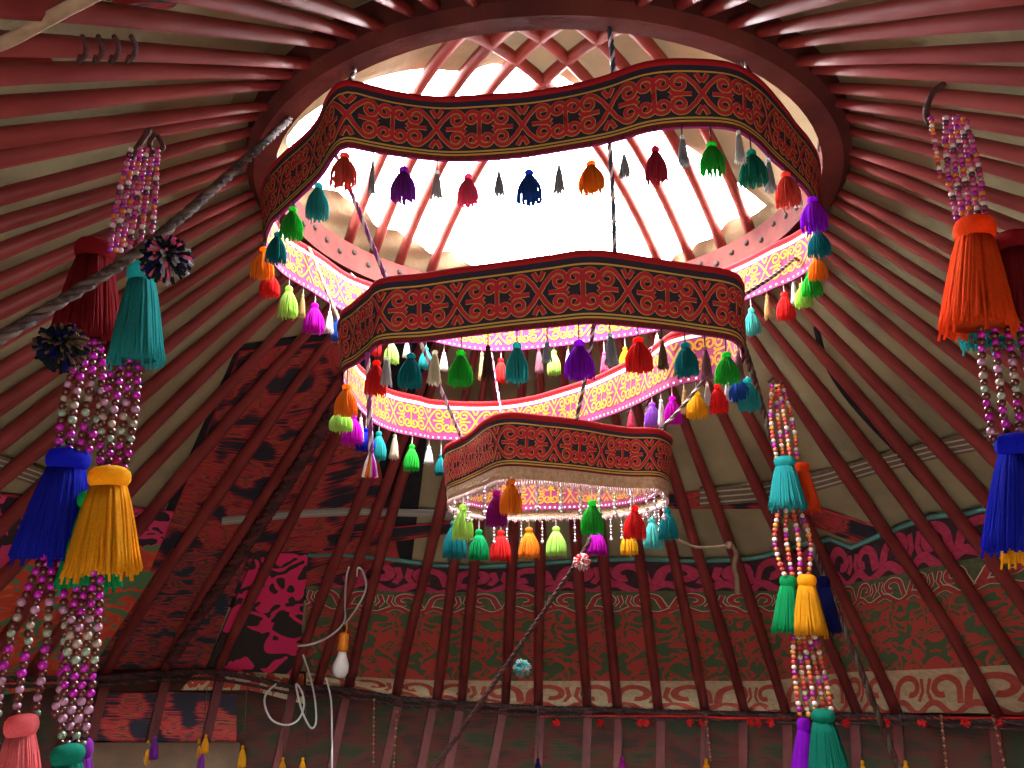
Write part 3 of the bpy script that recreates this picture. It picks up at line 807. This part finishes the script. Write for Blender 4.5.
F_line = mat('pale_outline', (0.737, 0.632, 0.456), .9)
F_rust = mat('rust_felt', (0.527, 0.096, 0.061), .95, (0.386, 0.070, 0.053), 50)
W_main = weave('felt_field', [(0, (0.105, 0.166, 0.079)), (.44, (0.580, 0.088, 0.070)), (.60, (0.105, 0.166, 0.079)), (.70, (0.580, 0.088, 0.070))], 13, 10, seed=2.0)
W_left = weave('felt_field_green', [(0, (0.124, 0.281, 0.124)), (.40, (0.750, 0.105, 0.053)), (.46, (0.750, 0.211, 0.053)), (.48, (0.702, 0.088, 0.053)), (.60, (0.124, 0.264, 0.124))], 9, 9, seed=5.0)
W_pinkrug = weave('pink_rug_field', [(0, (.05, .045, .04)), (.47, (.85, .045, .17)), (.64, (.05, .045, .04))], 6.5, 5, seed=1.3)
W_pinkborder = weave('pink_border_field', [(0, (0.053, 0.035, 0.044)), (.45, (0.750, 0.070, 0.194)), (.68, (0.053, 0.035, 0.044))], 13, 9, seed=9.3)
W_cream = weave('cream_scroll_field', [(0, (0.632, 0.510, 0.316)), (.5, (0.527, 0.088, 0.053))], 14, 14, seed=4.1)
K_rug = carpet_mat('dark_kilim', [(0, (.03, .03, .04)), (.70, (.16, .03, .035)), (.735, (.50, .040, .055)), (.79, (.36, .10, .035)), (.83, (.03, .035, .045)), (.865, (.42, .05, .05))], 7, 7, (4, 210), 2)
K_rug2 = carpet_mat('striped_kilim', [(0, (.03, .045, .055)), (.69, (.42, .045, .045)), (.77, (.035, .055, .06)), (.84, (.34, .06, .035))], 9, 14, (5, 150), 7)
# big frieze round the far wall
fr = tag(empty('felt_frieze', cast(640, 630, -.03)), 'long felt frieze with raspberry scroll border and green scrolls across the far wall', 'wall hanging')
def child_of(root, o): o.parent = root; o.matrix_parent_inverse = Matrix.Translation(root.location).inverted(); return o
T0 = [(306, 556), (345, 556), (390, 560), (430, 566), (470, 568), (512, 567), (560, 563), (600, 561), (640, 560), (690, 562), (740, 561), (765, 557), (800, 546), (830, 540), (851, 549), (870, 541), (901, 528), (930, 518), (968, 514), (1040, 498), (1180, 476)]
def fr_x(yfun): return [(x, yfun(x)) for x, y in T0]
T1t = [(300, 584), (423, 592), (512, 590), (645, 590), (768, 590), (848, 583), (901, 572), (968, 558), (1040, 543), (1180, 526)]
T2t = [(300, 608), (423, 613), (512, 612), (768, 612), (848, 606), (930, 596), (1040, 580), (1180, 566)]
T3t = [(300, 671), (346, 675), (406, 679), (512, 680), (768, 680), (851, 671), (935, 668), (1040, 662), (1180, 664)]
T4t = [(300, 684), (356, 691), (423, 700), (512, 708), (600, 710), (768, 711), (968, 712), (1040, 714), (1180, 724)]
T1, T2, T3, T4 = (fr_x(lambda x, t=t: interp(t, x)) for t in (T1t, T2t, T3t, T4t))
OFF = -.034
p = Patch(T0, T1, 60, 4, OFF); child_of(fr, p.mesh('scroll_border', [F_black, F_pink], None, horn_row(1, .046, .23, None, 0, .52, .40)))
p = Patch(T1, T2, 60, 3, OFF); child_of(fr, p.mesh('outline_band', [F_green, F_redf, F_line], None, horn_row(1, .026, .19, 2, .008, .5, .38)))
p = Patch(T2, T3, 60, 8, OFF); child_of(fr, p.mesh('main_field', [W_main]))
p = Patch(T3, T4, 60, 4, OFF); child_of(fr, p.mesh('cream_border', [F_cream, F_rust], None, horn_row(1, .034, .22, None, 0, .5, .38)))
mb = MB(); mb.tube([cast(x, y - 1, OFF + .012) for x, y in T0], .011, 6); child_of(fr, mb.build('teal_edging', M_teal_e))
# other cloths
def cloth(name, top, bot, nu, nv, m, label, cat='rug', off=OFF, extra=None, thick=.006):
    p = Patch(top, bot, nu, nv, off); o = p.mesh(name, m, None, extra, thick); return tag(o, label, cat)
cloth('pink_felt_rug', [(256, 551), (308, 553)], [(206, 668), (298, 674)], 20, 24, [W_pinkrug, F_line], 'raspberry and black felt rug with curling horns left of the light bulb', off=OFF + .012)
cloth('dark_kilim_rug', [(240, 352), (300, 344), (352, 338)], [(150, 570), (250, 600), (400, 560)], 24, 36, [K_rug], 'dark red and black woven rug tucked behind the poles left of the cloth rings', off=OFF + .004)
cloth('black_rug_backing', [(238, 346), (300, 336), (440, 330)], [(135, 580), (250, 612), (410, 575)], 24, 36, [M_dark], 'black cloth backing showing around the dark woven rug on the roof', 'cloth', off=OFF - .006)
cloth('striped_kilim_rug', [(172, 548), (250, 548)], [(92, 668), (206, 668)], 20, 24, [K_rug2], 'red and slate striped woven rug hanging behind the left garlands', off=OFF + .008)
cloth('felt_wall_cloth', [(-30, 575), (60, 548), (176, 542)], [(-40, 700), (40, 690), (96, 672)], 30, 20, [W_left], 'red felt cloth with green scrolls behind the blue and yellow tassels', 'wall hanging')
cloth('pink_wall_cloth', [(-30, 492), (60, 500), (180, 512)], [(-30, 575), (60, 548), (176, 545)], 24, 10, [W_pinkborder], 'raspberry and black felt border above the green scroll cloth at the left', 'wall hanging')
cloth('scroll_felt_strip', [(196, 672), (250, 669), (304, 674)], [(180, 690), (250, 690), (304, 704)], 20, 5, [W_cream, F_rust], 'cream felt strip with rust scrolls under the raspberry rug', 'wall hanging')
cloth('kilim_wall_hanging', [(84, 694), (160, 692), (236, 694)], [(78, 738), (160, 746), (236, 750)], 20, 12, [K_rug], 'dark red and black kilim below the belt at the lower left', 'wall hanging', off=-.03)
cloth('woven_strip', [(330, 588), (400, 583), (440, 572)][:0] + [(176, 556), (260, 542), (345, 532), (470, 520)], [(180, 566), (262, 556), (345, 548), (470, 530)], 30, 3, [K_rug], 'narrow dark red woven strip crossing the roof above the raspberry rug', 'strip', off=OFF + .006)
cloth('woven_strip', [(660, 494), (705, 492), (760, 492), (816, 507), (880, 528)], [(660, 508), (705, 508), (760, 508), (810, 524), (866, 546)], 30, 3, [K_rug], 'dark red patterned strip on the roof behind the teal and orange garland tassels', 'strip', off=OFF)
cloth('ceiling_kilim_strip', [(-10, 60), (30, 58), (52, 60)], [(-10, 78), (30, 74), (50, 68)], 8, 3, [K_rug2], 'small red and blue woven scrap between the poles at the left edge', 'strip', off=OFF)
cloth('ceiling_kilim_strip', [(115, 2), (150, -3), (180, -4)], [(108, 14), (150, 11), (172, 4)], 8, 3, [K_rug2], 'small red and blue woven scrap between the poles at the top edge', 'strip', off=OFF)
# webbing tapes
def tape(pts, w, label, mats, stripes, off=-.028):
    p = Patch([(x, y - w) for x, y in pts], [(x, y + w) for x, y in pts], 30, 3, off)
    def ex(mb, s, lift):
        for v in stripes: ribbon(mb, lambda a, b: s.at(a, b, lift), [(s.w * i / 40, s.h * v) for i in range(41)], s.h * .09, 1)
    o = p.mesh('webbing_tape', mats, None, ex, .005); return tag(o, label, 'tape', 'webbing tapes on the felt roof')
tape([(700, 497), (760, 492), (818, 481), (880, 463), (940, 448), (1004, 436), (1060, 428)], 9, 'tan webbing tape with cream lines crossing the felt roof at the right', [M_web1, M_webw], (.2, .5, .8))
tape([(-20, 458), (20, 470), (48, 480), (90, 492)], 9, 'tan webbing tape with cream lines behind the blue tassel at the left edge', [M_web1, M_webw], (.2, .5, .8))
tape([(222, 521), (290, 514), (360, 511), (450, 514), (500, 516)], 3.2, 'pale grey green tape running above the raspberry rug', [mat('grey_tape', (.30, .31, .27), .8), M_webw], (.5,), off=-.02)
# dark seam cord on felt, right
mb = MB(); mb.tube(catmull([cast(x, y, -.03) for x, y in [(816, 328), (826, 362), (846, 395), (872, 425), (896, 450), (912, 470), (935, 495), (958, 518)]], 4), .010, 5)
tag(mb.build('seam_cord', M_dark), 'dark cord along a felt seam between the poles at the right', 'cord')
mb = MB(); mb.tube(catmull([cast(x, y, .02) for x, y in [(-20, 52), (10, 40), (50, 18), (100, -8)]], 5), .012, 6, flat=.5)
tag(mb.build('pale_strap', M_rag), 'pale cloth strap tied over the poles in the upper left corner', 'strap')
# twine loops round a pole, upper left
for k, x in enumerate((82, 98, 114, 131)):
    mb = MB(); mb.tube(catmull([cast(x, 36, .045), cast(x + 4, 44, .05), cast(x + 3, 55, .05), cast(x - 3, 62, .045), cast(x - 2, 57, .05)], 5), .004, 5)
    tag(mb.build('twine_loop', M_rope2), 'dark twine loop round a pole at the upper left, %s from the pale strap' % ORD[k], 'twine', 'twine loops on the upper left poles')
# beige rag knotted on poles
mb = MB()
mb.tube(catmull([cast(x, y, .035) for x, y in [(668, 534), (680, 541), (696, 547), (715, 547), (732, 545)]], 5), .014, 7, flat=.45)
mb.tube(catmull([cast(x, y, .035) for x, y in [(729, 542), (736, 552), (734, 566), (737, 578), (737, 594)]], 5), .012, 7, flat=.45)
mb.ball(cast(729, 545, .045), .017)
tag(mb.build('knotted_rag', M_rag), 'beige rag knotted round two roof poles under the webbing', 'rag')
# wall belt: twisted dark cords at the pole feet
def belt(dy, r, label):
    xs = [(-60, 678 + dy)] + [(x, y + dy) for x, y in FEET] + [(1190, 732 + dy)]
    mb = MB(); braid(mb, [cast(x, y, .034) for x, y in xs], r, (0, 1, 0), 8)
    tag(mb.build('belt_rope', [M_belt, M_rope2]), label, 'rope')
belt(3, .013, 'black twisted belt rope tied along the pole feet round the wall')
belt(10, .008, 'thinner dark cord running just below the belt rope')
# red pompom trim under the frieze
tr = tag(empty('pompom_trim', cyl(760, 722, R - .03)), 'dark red fringe with small pompoms hanging under the belt of the far wall', 'trim')
mb = MB()
mb.tube([cyl(x, 718 if x > 700 else 716, R - .035) - tr.location for x in range(540, 1041, 20)], .006, 5); mb.build('trim_cord', yarn('red'), tr)
rd = random.Random(9)
for x in (556, 600, 640, 646, 690, 702, 751, 758, 770, 806, 846, 886, 922, 965, 1001):
    c = cyl(x, 722, R - .04) - tr.location; mb = MB()
    for i in range(40):
        z = rd.uniform(-1, 1); an = rd.uniform(0, 6.28); s = math.sqrt(1 - z * z); dv = Vector((s * math.cos(an), s * math.sin(an), z * .9 - .2))
        mb.tube([c, c + dv * .022], .004, 4)
    mb.build('pompom', yarn('red'), tr)
# small wall tassels along the bottom
def wall_tassel(x, y0, y1, cols, label, top):
    base = cyl(x, y0, R - .06); dp = depth_of(base); t = empty('wall_tassel', base)
    for k, c in enumerate(cols):
        hm, sm = tassel_mesh('fat', c, k % 3); H = (y1 - y0) * dp / FPX
        for nm, me in (('head', hm), ('skirt', sm)):
            o = link(nm, me, t); o.scale = (H * .62, H * .62, H); o.location = (((-1) ** k) * .016 * (len(cols) > 1), 0, -.02 * k)
    mb = MB(); mb.tube([(0, 0, 0), Vector((0, 0, (y0 - top) * dp / FPX))], .0025, 5); mb.build('hanging_thread', M_rope, t)
    tag(t, label, 'tassel', 'small tassels along the lower wall')
wall_tassel(152, 736, 758, ['purple', 'gold'], 'small purple and yellow tassel pair at the lower left', 695)
wall_tassel(203, 734, 752, ['gold', 'gold'], 'small yellow tassel pair above a purple one at the lower left', 690)
wall_tassel(202, 750, 768, ['purple'], 'small purple tassel directly under the yellow pair', 746)
wall_tassel(243, 745, 766, ['gold'], 'small single yellow tassel right of the yellow pair', 690)
wall_tassel(283, 757, 778, ['gold'], 'small yellow tassel under the looped white cable', 705)
wall_tassel(303, 757, 778, ['gold'], 'small yellow tassel beside the white cable drop', 705)
wall_tassel(538, 758, 780, ['navy'], 'small dark blue tassel at the bottom edge right of the slanting rope', 705)
wall_tassel(622, 756, 780, ['plum'], 'small maroon tassel on the far wall at the bottom edge', 710)
wall_tassel(706, 758, 782, ['gold'], 'small yellow tassel at the bottom edge below the beige rag', 712)
wall_tassel(862, 760, 784, ['gold'], 'small yellow tassel next to the sea green garland tassel', 714)
wall_tassel(905, 760, 784, ['gold'], 'small yellow tassel at the foot of the dark right hand rope', 714)
# bead strings on the wall
def bead_string(x0, y0, x1, y1, n, label):
    mb = MB(); a = cyl(x0, y0, R - .06); b = cyl(x1, y1, R - .06)
    for i in range(n): mb.ball(a.lerp(b, i / (n - 1)), .007, i % 2, 7, 4)
    mb.tube([a, b], .0015, 4, 0)
    tag(mb.build('bead_string', [mat('amber_bead_%d' % x0, (.30, .17, .07), .4), M_pole]), label, 'bead string', 'bead strings on the lower wall')
bead_string(374, 700, 373, 775, 18, 'thin bead string on the wall just right of the bulb cable')
bead_string(397, 712, 393, 775, 16, 'amber bead string on the wall below the second pole past the bulb')
bead_string(706, 715, 711, 760, 14, 'amber bead string ending in the yellow tassel below the rag')
bead_string(941, 716, 948, 780, 18, 'pale bead string on the wall right of the dark rope')
bead_string(992, 712, 1008, 780, 18, 'pale bead string on the wall near the right edge')
# tan board low at the left
mb = MB(); t_ = []
for x in range(70, 250, 12): t_.append(cyl(x, 742, R - .02))
lo = [Vector((p.x, p.y, p.z - .28)) for p in t_]
inn = [Vector((p.x * .985, D + (p.y - D) * .985, p.z)) for p in t_]; inl = [Vector((p.x, p.y, q.z)) for p, q in zip(inn, lo)]
mb.grid([t_, inn, inl, lo]); tag(mb.build('wall_board', M_board), 'tan board along the wall foot at the lower left', 'board')

# ------------------------------------------------------------------ light bulb and cable
B = cast(341, 664, .16)
lamp = tag(empty('light_bulb', B), 'unlit white light bulb in an orange socket hanging on white cable', 'light bulb')
s = depth_of(B) / FPX
dirv = (Vector(atY(344, 628, B.y)) - atY(340, 664, B.y)).normalized()
q = Vector((0, 0, 1)).rotation_difference(dirv)
mb = MB(); mb.lathe([(.002, -13.5 * s), (3.8 * s, -12.9 * s), (6.6 * s, -10.8 * s), (8.2 * s, -7.4 * s), (8.5 * s, -4 * s), (7.9 * s, 0 * s), (6.3 * s, 4 * s), (4.9 * s, 7.5 * s), (4.3 * s, 10 * s), (4.2 * s, 12 * s)], 20); o = mb.build('glass_bulb', M_bulb, lamp); lamp.rotation_mode = 'QUATERNION'; lamp.rotation_quaternion = q
mb = MB(); mb.lathe([(3.9 * s, 10 * s), (3.9 * s, 12.5 * s)], 16); mb.build('screw_base', M_screw, lamp)
mb = MB(); mb.lathe([(5.6 * s, 12.5 * s), (5.6 * s, 18 * s), (5.0 * s, 18.5 * s), (5.0 * s, 27 * s), (4.4 * s, 29 * s), (1.5 * s, 30.5 * s)], 16); mb.build('socket', M_orange_p, lamp)
mb = MB(); mb.tube(catmull([(0, 0, 28 * s), (2 * s, 0, 34 * s), (.5 * s, 0, 41 * s)], 5), 1.0 * s, 6); mb.build('socket_lead', M_orange_p, lamp)
def cable(pts, label, off=.05, r=.005):
    P = [cast(x, y, off + .012 * math.sin(i * 1.9)) for i, (x, y) in enumerate(pts)]
    mb = MB(); mb.tube(catmull(P, 6), r, 6); tag(mb.build('cable', M_cable), label, 'cable', 'white cables by the light bulb')
cable([(345, 624), (358, 606), (366, 588), (363, 572), (358, 568), (357, 576)], 'white cable looping round a pole above the orange socket')
cable([(349, 567), (346, 580), (345, 605), (344, 622), (330, 636), (312, 644), (298, 646)], 'white cable dropping to the socket then running left to a pole')
cable([(303, 655), (310, 676), (315, 700), (316, 722), (311, 728), (304, 716), (299, 700), (296, 684), (302, 692), (304, 706), (298, 720), (286, 725), (272, 720), (265, 706), (266, 694), (276, 684)], 'white cable coiled in loops under the pole feet', .06)
cable([(326, 678), (331, 700), (332, 735), (332, 785)], 'white cable dropping straight to the bottom edge', .06)

# ------------------------------------------------------------------ beaded garlands
PAL = {
 'plum': [(.10, .024, .018), (.16, .045, .03), (.45, .01, .38), (.16, .045, .03), (.38, .31, .25), (.16, .045, .03), (.28, .38, .28), (.16, .045, .03), (.42, .22, .34), (.55, .36, .04)],
 'bright': [(.42, .14, .24), (.50, .04, .22), (.30, .01, .30), (.55, .14, .03), (.50, .06, .16), (.62, .52, .50), (.10, .025, .06), (.42, .03, .15)],
 'coral': [(.66, .10, .06), (.50, .06, .05), (.66, .60, .52), (.40, .02, .34), (.60, .12, .06), (.72, .60, .56), (.65, .30, .06)],
}
SEQ = [2, 2, 2, 8, 4, 6, 2, 2, 8, 8, 6, 4, 2, 9, 2, 2]
_bm = {}
def bead_mats(pal):
    if pal not in _bm: _bm[pal] = [mat('bead_%s_%d' % (pal, i), c, .22, spec=.6) for i, c in enumerate(PAL[pal])]
    return _bm[pal]
def strand(parent, a, b, pal, r, bow, seed):
    d = b - a; L = d.length; n = max(3, int(L / (r * 1.75))); mb = MB(); k = len(PAL[pal]); side = Vector((1, 0, 0)); rd = random.Random(seed)
    pts = []
    for i in range(n + 1):
        t = i / n; p = a + d * t + side * (bow * math.sin(PI * t)) + Vector((0, rd.uniform(-1, 1) * r * .3, 0)); pts.append(p)
        big = 1.0 + .08 * math.sin(i * 2.4 + seed)
        mb.ball(p, r * big, (i // (2 if pal == 'plum' else 1) + (i % 2) * 0 + seed // 2) % k if pal != 'plum' else (0 if (i + seed) % 2 else SEQ[(i // 2) % len(SEQ)]), 9, 6)
    mb.tube(pts, r * .2, 4, 0)
    return mb.build('bead_strand', bead_mats(pal), parent)
def garland(hx, hy, Y, items, label):
    root = tag(empty('beaded_garland', atY(hx, hy, Y)), label, 'garland', 'beaded tassel garlands hanging from the roof poles'); o = root.location
    sc = Y * 1.0
    for it in items:
        if it[0] == 'beads':
            _, (x0, y0, w0), (x1, y1, w1), n, pal, rpx, bow, dy = it
            for i in range(n):
                f = (i / (n - 1) - .5) if n > 1 else 0
                a = atY(x0 + w0 * f, y0, Y + dy + .012 * (i % 2)); b = atY(x1 + w1 * f, y1, Y + dy + .012 * (i % 2)); k = depth_of(a) / FPX
                strand(root, a - o, b - o, pal, rpx * k, bow * f * k * 2, i * 3 + int(x0))
        elif it[0] == 'tassel':
            _, x, y0, x1, y1, w, c, dy = it
            a = atY(x, y0, Y + dy); b = atY(x1, y1, Y + dy); k = depth_of(a) / FPX
            hm, sm = tassel_mesh('big', c, int(x) % 3); t = empty('tassel', a - o); t.parent = root
            H = (b - a).length; W = w * k / .66; t.scale = (W, W, H)
            t.rotation_mode = 'QUATERNION'; t.rotation_quaternion = Vector((0, 0, -1)).rotation_difference((b - a).normalized())
            link('head', hm, t); link('skirt', sm, t)
        elif it[0] == 'hook':
            pts = [atY(x, y, Y + .01) - o for x, y in it[1]]; mb = MB(); mb.tube(catmull(pts, 5), it[2], 6); mb.build('hanging_loop', M_rope2, root)
    return root
cA = cast(140, 140, .03); cC = cast(940, 92, .03); cD = cast(778, 382, .03)
print('HOOKS', cA, cC, cD)
YA, YC, YD = cA.y, cC.y, cD.y
garland(138, 150, YA, [
  ('hook', [(150, 128), (144, 138), (136, 150), (132, 160)], .006),
  ('beads', (138, 150, 14), (118, 250, 16), 4, 'bright', 2.9, 3, 0),
  ('tassel', 96, 240, 86, 345, 72, 'dark red', .03),
  ('beads', (92, 342, 16), (74, 449, 30), 4, 'plum', 4.0, 7, .02),
  ('tassel', 70, 448, 50, 562, 78, 'royal blue', .03),
  ('beads', (50, 556, 14), (26, 714, 58), 4, 'plum', 4.2, 9, .02),
  ('tassel', 22, 714, 14, 830, 60, 'coral', 0)], 'beaded garland with dark red, blue and coral tassels at the left edge')
garland(152, 145, YA - .02, [
  ('hook', [(158, 136), (163, 148), (152, 152), (150, 142), (156, 134)], .005),
  ('beads', (152, 150, 10), (138, 262, 20), 3, 'bright', 2.9, 2, 0),
  ('tassel', 143, 262, 136, 366, 56, 'turquoise', 0),
  ('beads', (126, 360, 24), (112, 468, 24), 4, 'plum', 3.9, 4, .01),
  ('tassel', 96, 490, 88, 590, 64, 'emerald', .05),
  ('tassel', 110, 466, 102, 578, 76, 'gold', -.02),
  ('beads', (90, 572, 22), (72, 744, 22), 4, 'plum', 4.2, 3, .01),
  ('tassel', 80, 738, 76, 850, 48, 'purple', .03),
  ('tassel', 68, 744, 62, 850, 60, 'sea green', -.01)], 'beaded garland with turquoise and golden yellow tassels beside the slanting left rope')
garland(946, 100, YC, [
  ('hook', [(944, 84), (932, 94), (926, 112), (930, 124)], .006),
  ('beads', (931, 118, 2), (940, 176, 2), 1, 'coral', 2.4, 0, 0),
  ('beads', (955, 118, 18), (971, 218, 28), 5, 'bright', 2.9, 4, 0),
  ('tassel', 1012, 232, 1024, 336, 66, 'dark red', .05),
  ('tassel', 978, 238, 990, 346, 56, 'turquoise', .06),
  ('tassel', 974, 218, 978, 334, 74, 'vermilion', 0),
  ('beads', (1000, 322, 38), (1014, 438, 42), 4, 'plum', 3.9, 3, 0),
  ('tassel', 1022, 452, 1034, 566, 60, 'gold', .05),
  ('tassel', 1016, 434, 1022, 556, 74, 'royal blue', 0)], 'beaded garland with orange and blue tassels at the right edge')
garland(778, 382, YD, [
  ('hook', [(768, 382), (776, 376), (781, 380), (778, 390), (774, 384)], .006),
  ('beads', (777, 386, 10), (787, 458, 20), 4, 'coral', 2.4, 3, 0),
  ('tassel', 801, 462, 808, 512, 28, 'vermilion', .06),
  ('tassel', 784, 456, 788, 511, 40, 'turquoise', 0),
  ('beads', (789, 506, 18), (796, 574, 24), 4, 'coral', 2.6, 7, 0),
  ('tassel', 822, 576, 830, 634, 26, 'navy', .06),
  ('tassel', 788, 575, 787, 634, 32, 'emerald', .02),
  ('tassel', 806, 574, 811, 636, 36, 'gold', -.03),
  ('beads', (803, 632, 20), (816, 714, 32), 5, 'coral', 2.6, 2, 0),
  ('tassel', 804, 718, 802, 784, 26, 'violet', .03),
  ('tassel', 822, 709, 830, 776, 44, 'sea green', -.03)], 'beaded garland with turquoise, yellow and sea green tassels beside the dark right rope')

# ------------------------------------------------------------------ daylight and camera
w = bpy.data.worlds.new('overcast_sky'); S.world = w; w.use_nodes = True
n = w.node_tree.nodes; l = w.node_tree.links; bg = n['Background']
tc = n.new('ShaderNodeTexCoord'); sp = n.new('ShaderNodeSeparateXYZ'); l.new(tc.outputs['Generated'], sp.inputs[0])
rp = n.new('ShaderNodeValToRGB'); l.new(sp.outputs[2], rp.inputs[0]); e = rp.color_ramp.elements
e[0].position = 0; e[0].color = (.06, .055, .05, 1); e[1].position = .45; e[1].color = (.96, .98, 1, 1)
x = e.new(.02); x.color = (1.0, 1.02, 1.05, 1)
l.new(rp.outputs[0], bg.inputs['Color']); 
sm = n.new('ShaderNodeMath'); sm.operation = 'MULTIPLY_ADD'; sm.inputs[1].default_value = -14.0; sm.inputs[2].default_value = 52.0   # brighter sky on the door side
l.new(sp.outputs[1], sm.inputs[0]); l.new(sm.outputs[0], bg.inputs['Strength'])
lt = bpy.data.lights.new('smoke_hole_portal', 'AREA'); lt.shape = 'ELLIPSE'; lt.size = 2 * RX; lt.size_y = 2 * RY; lt.cycles.is_portal = True
lo_ = bpy.data.objects.new('smoke_hole_portal', lt); COL.objects.link(lo_); lo_.location = (0, D, RZ + .42)
cam = bpy.data.cameras.new('camera'); cam.sensor_width = 36; cam.lens = 36 * FPX / 1024; cam.clip_start = .02
co = bpy.data.objects.new('camera', cam); COL.objects.link(co); co.location = EYE
co.rotation_euler = Matrix((_r, _u, -_f)).transposed().to_euler()
S.camera = co
vs = S.view_settings; vs.view_transform = 'Standard'; vs.look = 'None'; vs.gamma = 1; vs.use_curve_mapping = False; vs.exposure = 0.45
S.cycles.max_bounces = 10; S.cycles.diffuse_bounces = 6; S.cycles.use_denoising = True
